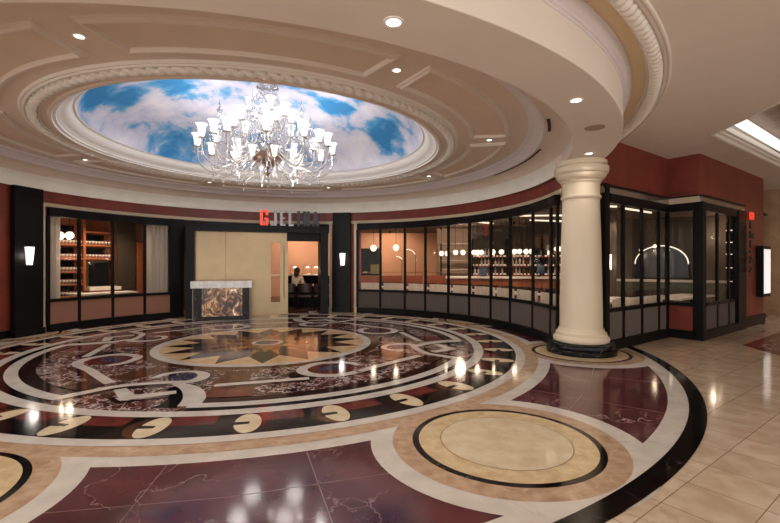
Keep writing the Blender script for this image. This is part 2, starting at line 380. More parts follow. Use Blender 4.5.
ring(6.62, 6.77, 'black', 12)
ring(4.68, 4.89, 'tan', 6); ring(4.55, 4.70, 'white', 12)
# guilloche border
ring(4.02, 4.56, 'black', 13)
for k in range(32):
    a = A0+11.25*k; lv = 14
    ring(4.02, 4.27, 'red', lv, a+1.2, a+7.2, 6)
    pts = [pol(a-3.4-1.2*math.sin(PI*i/8), 4.03+.52*i/8) for i in range(9)]+[pol(a+.2, 4.03+.52*(8-i)/8) for i in range(9)]
    pts = [pol(a-1.2-2.0*math.sin(PI*i/10)**.7, 4.04+.5*i/10) for i in range(11)]+[pol(a, 4.54-.5*i/10) for i in range(11)]
    fl.poly(pts, lv*DZ, fi['brown'] if k % 2 else fi['maroon'])
    ca = Vector(pol(a, 4.29)); rv = Vector((math.cos(rad(a)), math.sin(rad(a)))); tv = Vector((-rv.y, rv.x))
    fl.poly([tuple(ca+rv*.255*math.sin(2*PI*i/28)+tv*.125*math.cos(2*PI*i/28)) for i in range(28)], (lv+1)*DZ, fi['cream'])
    s = [ca+rv*.0, ca+rv*.03+tv*.14, ca-rv*.03+tv*.14]
    fl.poly([tuple(ca-tv*-.015+rv*.03), tuple(ca-tv*-.015-rv*.03), tuple(ca-tv*.15-rv*.04), tuple(ca-tv*.15+rv*.04)][::-1], (lv+2)*DZ, fi['black'])
ring(3.87, 4.03, 'white', 17)
# inner field
ring(1.97, 3.87, 'busy', 13)
ring(1.97, 2.13, 'brown', 14)
for k in range(4):
    b1 = A0+90*k; b2 = b1+45
    # arcs of white and black that bound the field between the tied ends
    ring(3.76, 3.87, 'black', 14, b1+12.5, b1+77.5); ring(3.61, 3.76, 'white', 16, b1+12.2, b1+77.8)
    ring(3.42, 3.61, 'maroon', 14, b1+13, b1+77)
    ring(2.98, 3.45, 'red', 14, b1+12.5, b1+22)
    ring(2.98, 3.45, 'maroon', 14, b1+69, b1+77)
    for sg in (-1, 1):
        ring(2.2, 2.9, 'brown', 14, b1+sg*11, b1+sg*20)
    # tied scroll on the first axis
    L1 = [(-7.4, 2.68, .10), (-7.6, 2.46, .12), (-4.4, 2.30, .11), (0, 2.27, .11), (4.3, 2.38, .15), (5.9, 2.58, .17), (4.4, 2.76, .15), (0, 2.82, .12), (-5, 2.93, .12), (-9.6, 3.13, .13), (-11.4, 3.38, .14), (-12.9, 3.70, .16)]
    ribbon(b1, [(p, r, w+.12) for p, r, w in L1[7:]], 'black', 15, .06)
    ribbon(b1, [(p, r, .2) for p, r, w in L1[1:7]], 'maroon', 15)
    ribbon(b1, [(3, 3.02, .16), (5.6, 3.12, .2), (8.0, 3.3, .24), (9.2, 3.5, .26), (9.0, 3.76, .24)], 'black', 15)
    ribbon(b1, [(2.0, 2.86, .10), (4.6, 2.92, .15), (7.6, 3.04, .2), (10.2, 3.24, .23), (11.8, 3.46, .24), (12.3, 3.70, .22)], 'white', 18)
    ribbon(b1, L1, 'white', 19)
    fl.poly([pol(b1+4.2*math.cos(2*PI*i/20), 2.54+.14*math.sin(2*PI*i/20)) for i in range(20)], 16*DZ, fi['blue'])
    ribbon(b1, [(-7.6, 3.40, .07), (-.8, 3.62, .07), (7.2, 3.40, .07)], 'black', 16, smooth=False)
    ribbon(b1, [(-7.2, 3.20, .13), (-.8, 3.47, .22), (6.2, 3.20, .13)], 'white', 18, smooth=False)
    # looped band on the second axis
    ribbon(b2, [(-13.5, 2.5, .3), (-9, 2.95, .2)], 'black', 15, smooth=False)
    fl.poly([pol(b2+8*math.cos(2*PI*i/24), 2.53+.32*math.sin(2*PI*i/24)) for i in range(24)], 15*DZ, fi['red'])
    fl.poly([pol(b2+4.6*math.cos(2*PI*i/20), 2.5+.15*math.sin(2*PI*i/20)) for i in range(20)], 16*DZ, fi['blue'])
    L2 = [(9.8, 2.62, .12), (9.0, 2.38, .13), (1.4, 2.15, .14), (-6.6, 2.26, .15), (-9.3, 2.5, .16), (-7.0, 2.77, .16), (-1.5, 2.93, .15), (5, 2.93, .13)]
    ribbon(b2, L2, 'white', 18)
    ribbon(b2, [(4, 2.935, .13), (12, 2.87, .13), (31.5, 3.06, .13)], 'white', 18, smooth=False)
    ribbon(b2, [(4, 2.935, .13), (12, 2.87, .13), (31.5, 3.06, .13)], 'maroon', 17, -.1, smooth=False)
    ribbon(b2, [(-9.6, 2.88, .12), (-32.5, 2.92, .12)], 'white', 18, smooth=False)
    ribbon(b2, [(-9.6, 2.88, .1), (-30.5, 2.92, .1)], 'maroon', 17, .1, smooth=False)
# compass star
c0 = (CX, CY)
disc(1.97, 'white', 20, c0); disc(1.83, 'sand', 21, c0)
for k in range(16):
    a = A0+22.5*k; m = ['brown', 'black', 'grey', 'black'][k % 4]
    if k % 2 == 0: m = 'brown' if k % 4 == 0 else 'maroon'
    fl.poly([pol(a-11.25, 1.26), pol(a, 1.80), pol(a+11.25, 1.26), pol(a, .3)], 22*DZ, fi[m])
for k in range(16):
    a = A0+22.5*k+11.25
    fl.poly([pol(a-9, .55), pol(a, 1.20), pol(a+9, .55), pol(a, .3)], 23*DZ, fi['orange'])
disc(.72, 'brown', 24, c0)
for k in range(8):
    a = A0+45*k+22.5
    fl.poly([pol(a-22.5, .42), pol(a, .95), pol(a+22.5, .42), pol(a, .1)], 25*DZ, fi['orange'])
disc(.29, 'white', 26, c0); disc(.22, 'blue', 27, c0)
# lobby rug-like inlay by the display case
fl.poly([ab(7.03, 5.45), ab(9.6, 5.45), ab(10.3, 6.15), ab(9.6, 6.85), ab(7.03, 6.85), ab(6.34, 6.14)], 1*DZ, fi['red'])
fl.poly([ab(7.2, 5.6), ab(9.5, 5.6), ab(10.0, 6.15), ab(9.5, 6.7), ab(7.15, 6.7), ab(6.6, 6.14)], 2*DZ, fi['busy'])
structure('floor', fl, FM)

A0 = -8.9
# ------------------------------------------------------------------ restaurant footprint
P0 = ab(4.35, 4.2); P1 = ab(7.02, 4.2); P2 = ab(7.02, 4.77); P3 = ab(10.1, 4.77); P4 = ab(11.3, 4.77)
foot = [pol(a, 5.5) for a in range(190, -4, -3)]+[ab(4.2, 4.12), ab(6.95, 4.12), ab(6.95, 4.7), ab(11.2, 4.7), (13.5, 15), (13.5, 21), (-14, 21), (-14, 7.3)]
rf = MB(); tess([foot], .015, rf); structure('floor_restaurant', rf, 'wood')
rc = MB(); tess([foot], 2.95, rc); structure('ceiling_restaurant', rc, 'intceil')
w = MB(); w.box(-14, 13.5, 20, 20.15, 0, 3.7); structure('wall_back', w, 'terracotta')
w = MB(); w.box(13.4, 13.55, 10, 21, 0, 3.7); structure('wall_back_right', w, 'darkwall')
w = MB(); w.box(-14.1, -14, 6, 21, 0, 3.7); structure('wall_back_left', w, 'terracotta')

# ------------------------------------------------------------------ CEILINGS
# lobby ceiling with the round opening and the recessed light trough
T = [(5.46, 7.26), (8.75, 9.65), (8.75, 2.0), (4.85, 2.0)]
lc = MB(); outer = [(-14, -5), (17, -5), (17, 23), (-14, 23)]
tess([outer, circ(6.47), T], 3.70, lc)
lc.box(-14, 17, -5, 23, 5.15, 5.2)  # unseen roof slab added to block world light from above
structure('ceiling', lc, 'ceil')
# trough: stepped frame, light cove and dark textured lid
tm = MB()
def inset(poly, d):
    c = (sum(p[0] for p in poly)/4, sum(p[1] for p in poly)/4); out = []
    n = len(poly)
    for i in range(n):
        a = Vector(poly[i-1]); b = Vector(poly[i]); cc = Vector(poly[(i+1) % n])
        e1 = (b-a).normalized(); e2 = (cc-b).normalized(); n1 = Vector((e1.y, -e1.x)); n2 = Vector((e2.y, -e2.x))
        if n1.dot(Vector(c)-b) < 0: n1 = -n1
        if n2.dot(Vector(c)-b) < 0: n2 = -n2
        m = (n1+n2); m = m/m.length_squared*2; out.append(tuple(b+m*d))
    return out
def loft(mb, polys, mi=0):
    n = len(polys[0][0]); vs = [(x, y, z) for p, z in polys for x, y in p]
    mb.add(vs, [(i*n+j, i*n+(j+1) % n, (i+1)*n+(j+1) % n, (i+1)*n+j) for i in range(len(polys)-1) for j in range(n)], mi)
loft(tm, [(inset(T, -.05), 3.70), (inset(T, -.05), 3.67), (inset(T, -.01), 3.68), (inset(T, .0), 3.72), (inset(T, .05), 3.73), (inset(T, .055), 3.76), (inset(T, .10), 3.77), (inset(T, .10), 3.86)])
structure('trim_1', tm, 'mould')
tl = MB(); tl.prism(inset(T, -.1), 4.10, 4.14); structure('ceiling_trough', tl, mat('brown_brushed_plaster', srgb(150, 128, 112), .6, var=.2, vscale=7))
ts = MB(); loft(ts, [(inset(T, -.09), 3.86), (inset(T, -.09), 4.10)]); structure('trim_2', ts, 'mould')
st = MB(); d = Vector((AX[0], AX[1])); n = Vector((BX[0], BX[1])); p = Vector(T[0])+n*.13+d*.12
q = p+d*3.6; r = n*.2
st.add([(p.x, p.y, 3.9), (q.x, q.y, 3.9), (q.x+r.x, q.y+r.y, 3.9), (p.x+r.x, p.y+r.y, 3.9), (p.x, p.y, 3.93), (q.x, q.y, 3.93), (q.x+r.x, q.y+r.y, 3.93), (p.x+r.x, p.y+r.y, 3.93)],
       [(0, 1, 2, 3), (7, 6, 5, 4), (0, 4, 5, 1), (1, 5, 6, 2), (2, 6, 7, 3), (3, 7, 4, 0)])
tag(st.build('cove_light', 'strip'), 'long white strip light glowing inside the recessed ceiling trough', 'light')

# drum: outer crown and face, soffit, inner face, cove
dr = MB()
dr.lathe([(6.47, 3.70), (6.462, 3.68), (6.445, 3.676), (6.435, 3.692), (6.42, 3.68), (6.395, 3.684), (6.385, 3.72)], CX, CY, 128, mi=0)
dr.lathe([(6.385, 3.72), (6.245, 3.73), (6.24, 3.712), (6.222, 3.714), (6.217, 3.74)], CX, CY, 128, mi=0)
dr.lathe([(6.217, 3.74), (6.08, 3.745)], CX, CY, 128, mi=1)
dr.lathe([(6.08, 3.745), (6.08, 3.725), (6.065, 3.72), (6.055, 3.69), (6.035, 3.66), (6.012, 3.645), (6.008, 3.62), (5.992, 3.615), (5.988, 3.595), (5.98, 3.595)], CX, CY, 128, mi=2)
structure('trim_3', dr, ['mould', 'groove', 'lilac'])
dr = MB()
dr.lathe([(5.98, 3.595), (5.98, 3.25), (5.975, 3.245), (5.375, 3.245), (5.37, 3.25), (5.37, 3.46)], CX, CY, 160, mi=0)
structure('ceiling_drum', dr, ['ceil'])
dr = MB(); dr.lathe([(5.365, 3.43), (5.34, 3.47), (5.30, 3.51), (5.24, 3.54), (5.16, 3.56), (5.0, 3.565)], CX, CY, 128, mi=0)
dr.lathe([(5.366, 3.44), (5.366, 3.12), (5.40, 3.12), (5.40, 3.2)], CX, CY, 100, -8, 200, mi=1)
structure('ceiling_cove', dr, ['ceil_in', 'wallcream'])
dr = MB(); dr.lathe([(5.0, 3.565), (4.985, 3.55), (4.96, 3.555), (4.95, 3.58), (4.93, 3.60), (4.88, 3.625), (4.84, 3.66), (4.80, 3.665), (4.79, 3.69), (4.75, 3.70)], CX, CY, 128)
structure('trim_4', dr, 'lilac')
# panelled ring
dr = MB(); dr.lathe([(4.76, 3.70), (3.60, 3.70)], CX, CY, 128); structure('ceiling_panels', dr, 'ceil_in')
pr = MB()
def frame_prof(): return [(0, 0), (.012, -.024), (.03, -.026), (.045, -.046), (.065, -.046), (.08, -.02), (.085, 0)]
def panel_frame(a, half=18.6, r0=3.80, r1=4.46):
    fp = frame_prof()
    def loop(t, z):
        ri, ro = r0+t, r1-t; pts = []
        hi = 19.2-math.degrees(t/ri); ho = 20.0-math.degrees(t/ro)
        for i in range(25): pts.append((*pol(a-hi+2*hi*i/24, ri), 3.70+z))
        for i in range(25): pts.append((*pol(a+ho-2*ho*i/24, ro), 3.70+z))
        return pts
    loops = [loop(t, z) for t, z in fp]; n = 50; vs = [v for l in loops for v in l]
    pr.add(vs, [(i*n+j, i*n+(j+1) % n, (i+1)*n+(j+1) % n, (i+1)*n+j) for i in range(len(fp)-1) for j in range(n)], 0, True)
    inn = loop(.086, -.003); pr.add(inn, [(j, j+1, 48-j, 49-j) for j in range(24)], 1)
for k in range(8): panel_frame(A0+22.5+45*k)
structure('trim_5', pr, [mat('dusky_moulding_paint', srgb(226, 214, 202), .5), 'panelp'])
# inner rope frame, step and white cove up to the mural
dr = MB(); dr.lathe([(3.62, 3.70), (3.60, 3.67), (3.575, 3.675), (3.565, 3.655), (3.545, 3.655), (3.535, 3.69)], CX, CY, 128)
dr.lathe([(3.535, 3.69), (3.41, 3.69), (3.40, 3.645), (3.385, 3.645), (3.38, 3.67)], CX, CY, 128); structure('trim_6', dr, 'mould')
dr = MB(); dr.lathe([(3.38, 3.67), (3.30, 3.67), (3.295, 3.645), (3.25, 3.645)], CX, CY, 128); structure('trim_7', dr, 'ceil_in')
dr = MB(); dr.lathe([(3.25, 3.645), (3.24, 3.67), (3.20, 3.675), (3.19, 3.70), (3.17, 3.71), (3.16, 3.725), (3.12, 3.74), (3.06, 3.78), (3.02, 3.83), (3.0, 3.87), (2.985, 3.875), (2.97, 3.865), (2.95, 3.88)], CX, CY, 128)
structure('trim_8', dr, 'mouldw')
dm = MB(); dm.lathe([(2.95*math.cos(t*PI/40), 3.88+1.02*math.sin(t*PI/40)) if t < 20 else (.001, 4.9) for t in range(21)], CX, CY, 96)
structure('ceiling_dome', dm, 'sky')
def rope(name, r, z, rr, n, mat_, twist=.5, ell=1.0):
    """torus cut into raked beads"""
    mb = MB(); SEG = n*8; k = 12; vs = []
    for i in range(SEG):
        a = 2*PI*i/SEG
        for j in range(k):
            b = 2*PI*j/k; ph = (i/8+twist*math.sin(b)*.9) % 1.0
            q = rr*(.40+.60*math.sqrt(max(0, math.sin(PI*ph)))); rr_ = r+q*ell*math.cos(b); zz = z+q*math.sin(b)
            vs.append((CX+rr_*math.cos(a), CY+rr_*math.sin(a), zz))
    mb.add(vs, [(i*k+j, ((i+1) % SEG)*k+j, ((i+1) % SEG)*k+(j+1) % k, i*k+(j+1) % k) for i in range(SEG) for j in range(k)], 0, True)
    me = structure(name, mb, mat_)
rope('trim_9', 3.47, 3.668, .07, 150, 'mould')
rope('trim_10', 6.318, 3.70, .07, 370, 'mould', .25, 1.1)
# air slots
for i, (a0, a1, w) in enumerate(((-6, 20, 'long'), (-25, -18, 'short'))):
    mb = MB(); mb.lathe([(5.03, 3.563), (5.03, 3.556), (5.075, 3.556), (5.075, 3.563)], CX, CY, 20, a0, a1, close=True, sm=False)
    tag(mb.build('air_diffuser', 'blackmetal'), '%s black curved air slot let into the rotunda cove above the column' % w, 'vent')

# downlights
def downlight(x, y, z, label, group, power=K_DOWN, r=.055, spot=120):
    t = thing('downlight', label, 'ceiling light', (x, y, z), 0, group)
    m = MB(); m.lathe([(r, -.001), (r, -.006), (r*1.35, -.006), (r*1.4, 0)], n=20, close=True); m.build('trim_ring', 'mouldw', t)
    m = MB(); m.lathe([(.0005, -.003), (r, -.003)], n=20); m.build('lens', 'lamp', t)
    lamp('SPOT', 'downlight_lamp', (0, 0, -.03), power, (1, .95, .88), .05, t, spot)
    return t
names = {-99.1: 'nearest, left of the chandelier', -54.3: 'right of the chandelier', -8.6: 'facing the column between two panels',
         37: 'far right, beyond the chandelier', 82: 'at the far back above the sign', 127: 'far left over the brass doors', 168.5: 'at the left above the wine window', -144: 'at the near left corner'}
for a, d in names.items():
    x, y = pol(a, 4.14); downlight(x, y, 3.70, 'small round downlight in the panelled ceiling ring, '+d, 'downlights of the panelled ring', r=.045)
for a, d in ((-65.3, 'the largest, above the near panels'), (-40.3, 'midway, nearer than the round speaker'), (-15, 'closest to the column capital')):
    x, y = pol(a, 5.66); downlight(x, y, 3.245, 'round downlight in the curved soffit, '+d, 'downlights of the soffit', power=K_DOWN*(.25 if a == -15 else 1))
for a, d in ((-90, 'overhead where one enters the rotunda'), (-115, 'in the outer round toward the left side'), (-140, 'at the near left corner of the rotunda'), (-165, 'at the far left edge of the rotunda')):
    x, y = pol(a, 5.66); downlight(x, y, 3.245, 'round downlight in the curved soffit, '+d, 'downlights of the soffit')
for x, y, d in ((5.6, .8, 'nearest the rope moulding'), (3.0, -1.5, 'behind the open lobby floor'), (9.8, 5.2, 'over the walkway past the ceiling trough'), (11.6, 8.6, 'in front of the glowing display case'), (ab(12.9, 6.0)[0], ab(12.9, 6.0)[1], 'added unseen to brighten the far beige marble wall')):  # the last one is added out of view to brighten the far marble wall
    downlight(x, y, 3.70, 'round downlight in the flat lobby ceiling, '+d, 'lobby downlights', power=K_DOWN*1.6, r=.06)
x, y = pol(-29, 5.66); m = MB(); m.lathe([(.0005, -.004), (.10, -.004), (.12, -.006), (.125, 0)], n=28); tag(m.build('ceiling_speaker', 'speaker'), 'round beige speaker grille flush in the curved soffit', 'speaker', loc=(x, y, 3.245))

# ------------------------------------------------------------------ WALLS of the rotunda
w = MB(); w.lathe([(5.45, 3.2), (5.45, 2.87), (5.52, 2.87), (5.52, 3.2)], CX, CY, 90, -6, 200, close=True, sm=False); structure('trim_11', w, 'redwall')
w = MB(); w.lathe([(5.43, 2.87), (5.41, 2.86), (5.41, 2.79), (5.44, 2.77), (5.52, 2.77), (5.52, 2.87)], CX, CY, 90, -6, 170, close=True, sm=False); structure('trim_12', w, 'creamtrim')
def wall_arc(name, a0, a1, z0, z1, m, r0=5.45, r1=5.6, n=12, ):
    w = MB(); w.lathe([(r0, z0), (r1, z0), (r1, z1), (r0, z1)], CX, CY, n, a0, a1, close=True, sm=False); return structure(name, w, m)
wall_arc('wall_left', 174, 200, 0, 3.2, 'redwall', 5.44)
wall_arc('baseboard_left', 174, 200, 0, .16, 'blackwood', 5.41, 5.45)
wall_arc('trim_23', 85.4, 131, 2.5, 2.78, 'blackwood', 5.46, 5.54)
wall_arc('wall_back_centre', 75.2, 85.4, 0, 2.9, 'redwall', 5.44)
wall_arc('baseboard_back', 78, 85.4, 0, .16, 'blackwood', 5.41, 5.45)
wall_arc('wall_back_left_pier', 131, 134.7, 0, 2.78, 'blackwood', 5.40)
wall_arc('trim_13', 75.7, 77.0, 0, 2.8, 'creamtrim', 5.40, 5.46, 3)
wall_arc('trim_14', 84.7, 85.5, 0, 2.8, 'creamtrim', 5.40, 5.46, 3)
wall_arc('trim_15', 166.7, 168.2, 0, 2.8, 'creamtrim', 5.38, 5.46, 3)
# black pilasters, each with a sconce
def pilaster(a, w_, label, r=5.38):
    t = thing('pilaster', label, 'pilaster', (*pol(a, r), 0), rad(a+90))
    m = MB(); m.box(-w_/2, w_/2, -.0, .1, 0, 3.12); m.build('shaft', 'blackwood', t)
    m = MB(); m.box(-w_/2-.01, w_/2+.01, -.0, .13, 0, .14); m.build('plinth', 'blackwood', t)
    return t
pilaster(81.0, .56, 'black full-height pilaster right of the entrance portal')
pilaster(ang_on(25.5, 5.38), .62, 'black full-height pilaster left of the wine window')
def sconce(a, r, z, label):
    t = thing('wall_sconce', label, 'wall light', (*pol(a, r), z), rad(a+90), 'fluted glass sconces on the pilasters')
    m = MB(); m.box(-.05, .05, -.012, 0, -.12, .12); m.build('back_plate', 'chrome', t)
    m = MB(); n = 24; pr_ = []
    for i, (zz, rr) in enumerate(((-.19, .045), (-.188, .062), (.0, .078), (.19, .095), (.185, .085))):
        for j in range(n+1):
            q = PI*j/n; k = rr*(1+.05*math.cos(12*q*1.0)); pr_.append((k*math.cos(q), .015+.9*k*math.sin(q), zz))
    m.add(pr_, [(i*(n+1)+j, i*(n+1)+j+1, (i+1)*(n+1)+j+1, (i+1)*(n+1)+j) for i in range(4) for j in range(n)], 0, True)
    s_ = m.build('glass_shade', 'shade', t)
    m = MB(); m.ball((0, .07, -.02), .03); m.build('bulb', 'lamphot', s_)
    lamp('POINT', 'sconce_lamp', (0, .16, 0), 2.5, (1, .9, .78), .06, t)
def face(a): return None
for a, r, z, l in ((ang_on(342.7, 5.30), 5.30, 1.66, 'white fluted glass sconce on the pilaster right of the entrance'), (ang_on(28.3, 5.30), 5.30, 1.68, 'white fluted glass sconce on the pilaster left of the wine window')):
    sconce(a, r, z, l)

# ------------------------------------------------------------------ storefront glazing
def curtain_mesh(L, z0, z1, pl, amp=.018, k=None):
    m = MB(); n = k or int(L/pl)*6; vs = []
    for i in range(n+1):
        x = L*i/n; y = amp*math.sin(2*PI*x/pl)+amp*.5*math.sin(2*PI*x/pl*.37+1)
        vs += [(x, y, z0), (x, y, z1)]
    m.add(vs, [(2*i, 2*i+2, 2*i+3, 2*i+1) for i in range(n)], 0, True)
    vs2 = [(x, y+.006, z) for x, y, z in vs]; m.add(vs2, [(2*i, 2*i+1, 2*i+3, 2*i+2) for i in range(n)], 0, True); return m
def storefront(pts, label, kick, zt=2.77, zg=2.58, zr0=.66, zr1=.73, zp=.17, post=.07, ribbed=True, ends=(1, 1), skip=()):
    """pts: plan points of the mullions, left to right"""
    o = thing('storefront_window', label, 'window', (pts[0][0], pts[0][1], 0))
    ox, oy = pts[0]
    P = [(x-ox, y-oy) for x, y in pts]
    def bar(m, i, z0, z1, d0, d1, e0=0, e1=0):
        a = Vector(P[i]); b = Vector(P[i+1]); t = (b-a).normalized(); nn = Vector((t.y, -t.x))
        a = a+t*e0; b = b-t*e1
        q = [a+nn*d0, b+nn*d0, b+nn*d1, a+nn*d1]; m.prism([tuple(v) for v in q], z0, z1)
    hd = MB(); sl = MB()
    for i in range(len(P)-1): bar(hd, i, zg, zt, -.05, .06); bar(sl, i, 0, zp, -.05, .08)
    hd.build('header', 'blackmetal', o); sl.build('sill', 'blackmetal', o)
    for i, p in enumerate(P):
        a = Vector(P[max(i-1, 0)]); b = Vector(P[min(i+1, len(P)-1)]); t = (b-a).normalized(); ang = math.atan2(t.y, t.x)
        m = MB(); m.box(p[0]-post/2, p[0]+post/2, p[1]-.022, p[1]+.022, zp, zg, rz=ang, c=p); m.build('mullion', 'blackmetal', o)
    for i in range(len(P)-1):
        m = MB(); bar(m, i, zr0, zr1, -.03, .04, post/2, post/2); m.build('rail', 'blackmetal', o)
        m = MB(); bar(m, i, zr1, zg, -.004, .004, post/2, post/2); m.build('glass_pane', 'glass', o)
        a = Vector(P[i]); b = Vector(P[i+1]); t = (b-a).normalized(); nn = Vector((t.y, -t.x)); Lg = (b-a).length-post
        m = MB()
        if ribbed:
            k = int(Lg/.05)*4; vs = []
            for j in range(k+1):
                q = a+t*(post/2+Lg*j/k)+nn*(.008*math.sin(2*PI*j/4)+.005); vs += [(q.x, q.y, zp), (q.x, q.y, zr0)]
                
            m.add(vs, [(2*j, 2*j+2, 2*j+3, 2*j+1) for j in range(k)], 0, True); bar(m, i, zp, zr0, -.02, -.012, post/2, post/2)
        else: bar(m, i, zp, zr0, -.01, .01, post/2, post/2)
        m.build('lower_panel', kick, o)
    return o
RW = 5.40
left_pts = [pol(a, RW) for a in (ang_on(48, RW), ang_on(79, RW), ang_on(112.5, RW), ang_on(144.5, RW), ang_on(171, RW))]
storefront(left_pts, 'black framed four-pane window of the wine room left of the entrance', 'taupe', ribbed=False)
right_angles = tuple((ang_on(p, RW)+180) % 360-180 for p in (357.5, 380.5, 405, 425.5, 448.5, 469.5, 491, 510.5, 533, 551, 557.5))
right_pts = [pol(a, RW) for a in right_angles]
storefront(right_pts, 'long curved black framed window wall between entrance and column', 'ribbed')
def lerp(a, b, t): return (a[0]+(b[0]-a[0])*t, a[1]+(b[1]-a[1])*t)
s1 = [ab(a_on(p, 4.2), 4.2) for p in (607.5, 623, 641.5, 658.5)]+[ab(6.98, 4.2)]
storefront(s1, 'black framed window run just right of the column', 'ribbed', zt=2.74)
storefront([ab(7.02, 4.2), ab(7.02, 4.70)], 'narrow black framed return window set in the inner corner', 'redwall', zt=2.74, ribbed=False)
s3 = [ab(7.07, 4.77)]+[ab(a_on(p, 4.77), 4.77) for p in (704.5, 717, 728.5, 737.5)]; aE = a_on(738.5, 4.84); aW = a_on(746.0, 4.84)
storefront(s3, 'black framed window run ending at the upright sign', 'ribbed', zt=2.74)
m = MB()
def seg_box(m, p, q, d0, d1, z0, z1, mi=0):
    a = Vector(p); b = Vector(q); t = (b-a).normalized(); nn = Vector((t.y, -t.x)); m.prism([tuple(v) for v in (a+nn*d0, b+nn*d0, b+nn*d1, a+nn*d1)], z0, z1, mi)
seg_box(m, ab(aE, 4.77), ab(aW, 4.77), -.04, .08, 0, 2.74); tag(m.build('end_post', 'blackmetal'), 'wide black end post between the last panes and the red wall', 'post')
m = MB(); m.box(-.08, .08, -.07, .07, 0, 2.74); tag(m.build('corner_post', 'blackmetal'), 'heavy black square post at the outer corner of the storefront', 'post', loc=(*ab(7.02, 4.79), 0), rz=rad(36.4))
# red upper wall
for i, (p, q) in enumerate(((ab(4.35, 4.2), P1), (P1, P2), (P2, ab(aW, 4.77)))):
    m = MB(); seg_box(m, p, q, -.12, .02, 2.88, 3.70); structure('wall_right_upper_%d' % (i+1), m, 'redwall')
    m = MB(); seg_box(m, p, q, -.12, .05, 2.74, 2.82); seg_box(m, p, q, -.12, .03, 2.82, 2.86); structure('trim_%d' % (16+i), m, 'creamtrim' if i == 1 else 'chrome')
    m = MB(); seg_box(m, p, q, -.12, .07, 2.86, 2.885); structure('trim_%d' % (20+i), m, 'blackmetal')
m = MB(); seg_box(m, ab(aW, 4.77), P4, -.12, .02, 0, 3.70); structure('wall_right', m, 'redwall')
m = MB(); q0 = ab(11.25, 4.68); seg_box(m, q0, (13.45, 13.45*q0[1]/q0[0]+.05), -.1, 0, 0, 3.7); structure('wall_right_inner', m, 'darkwall')
m = MB(); seg_box(m, ab(aW, 4.77), ab(11.32, 4.77), .02, .05, 0, .25); structure('baseboard_right', m, 'blackwood')
m = MB(); seg_box(m, ab(4.36, 4.2), ab(a_on(606.5, 4.2), 4.2), -.1, .06, 0, 2.9); structure('wall_right_jamb', m, 'blackmetal')
# far marble wall of the lobby
m = MB(); seg_box(m, ab(13.6, 1.0), ab(13.6, 9.0), -.1, 0, 0, 3.70); structure('wall_right_far', m, marble('beige_marble_wall', srgb(182, 146, 112), srgb(156, 120, 88), srgb(200, 170, 140), vs=1.6, vw=.03, rough=.3, cs=2.5, veinmix=.4))
m = MB(); m.box(16.9, 17, -5, 17, 0, 3.7); structure('wall_right_end', m, M.setdefault('beigewall', MATS['beige_marble_wall']))

# display case on the red wall
t = thing('display_case', 'black wall case with a glowing white front at the end of the red wall', 'display case', (*ab(10.66, 4.80), 0), rad(36.4))
m = MB(); m.box(0, .64, -.13, -.0, .70, 1.96); m.build('case', 'blackmetal', t)
m = MB(); m.box(.06, .60, -.138, -.13, .78, 1.88); m.build('lit_panel', 'lightbox', t)
# ------------------------------------------------------------------ entrance portal
PZ = rad(16.5); pc = (-3.78, 12.55); pd = Vector((math.cos(PZ), math.sin(PZ))); pn = Vector((math.sin(PZ), -math.cos(PZ)))
def pu(px, depth=0):
    """distance along the portal plane of the sight line through column px; depth behind the plane"""
    o = Vector(pc)-pn*depth; k = (px-390)/432
    return (k*o.y-o.x)/(pd.x-k*pd.y)
def pbox(m, u0, u1, d0, d1, z0, z1): m.box(u0, u1, d0, d1, z0, z1)
uL, uR = pu(186), pu(328)
t = thing('entrance_portal', 'deep black entrance portal framing the brass doors under the sign', 'doorway', (*pc, 0), PZ)
m = MB(); m.box(uL, pu(194.5), -.05, .6, 0, 2.62); m.build('jamb', 'blackwood', t)
m = MB(); m.box(pu(320.5), uR, -.05, .6, 0, 2.62); m.build('jamb', 'blackwood', t)
m = MB(); m.box(uL, uR, -.06, .6, 2.44, 2.63); m.build('lintel', 'blackwood', t)
m = MB(); m.box(pu(287), pu(321), .12, .2, 2.20, 2.44); m.build('header_panel', 'blackmetal', t)
m = MB(); m.box(uL-.03, uR+.03, -.085, -.0, 2.60, 2.635); m.build('lintel_cap', 'blackmetal', t)
dd = .12
bd = thing('brass_door', 'wide brushed brass sliding door with a tall slit window and bar handle', 'door', (*pc, 0), PZ)
u0, u1, us = pu(194, dd), pu(288, dd), pu(225.5, dd); g0, g1 = pu(270.5, dd), pu(280.5, dd); zb, ztp = .62-.25, 2.16
m = MB(); m.box(us+.004, g0, dd, dd+.05, .02, 2.44); m.box(g1, u1, dd, dd+.05, .02, 2.44); m.box(g0, g1, dd, dd+.05, .02, zb); m.box(g0, g1, dd, dd+.05, ztp, 2.44); m.build('door_leaf', 'brass', bd)
m = MB(); m.box(g0, g1, dd+.02, dd+.028, zb, ztp); m.build('slit_glass', 'glass', bd)
m = MB(); m.box(g0-.02, g0+.012, dd-.012, dd, zb-.02, ztp+.02); m.box(g1-.012, g1+.02, dd-.012, dd, zb-.02, ztp+.02); m.box(g0, g1, dd-.012, dd, zb-.02, zb+.02); m.box(g0, g1, dd-.012, dd, ztp-.02, ztp+.02); m.box(g0, g1, dd-.014, dd, 1.17, 1.21); m.build('slit_frame', 'brass', bd)
m = MB(); m.tube([(pu(284, dd), dd-.05, .5), (pu(284, dd), dd-.05, 2.0)], .012); m.tube([(pu(284, dd), dd-.05, .6), (pu(284, dd), dd+.01, .6)], .008); m.tube([(pu(284, dd), dd-.05, 1.9), (pu(284, dd), dd+.01, 1.9)], .008); m.build('handle', 'brass', bd)
b2 = thing('brass_panel', 'fixed brushed brass side panel behind the stone host stand', 'panel', (*pc, 0), PZ)
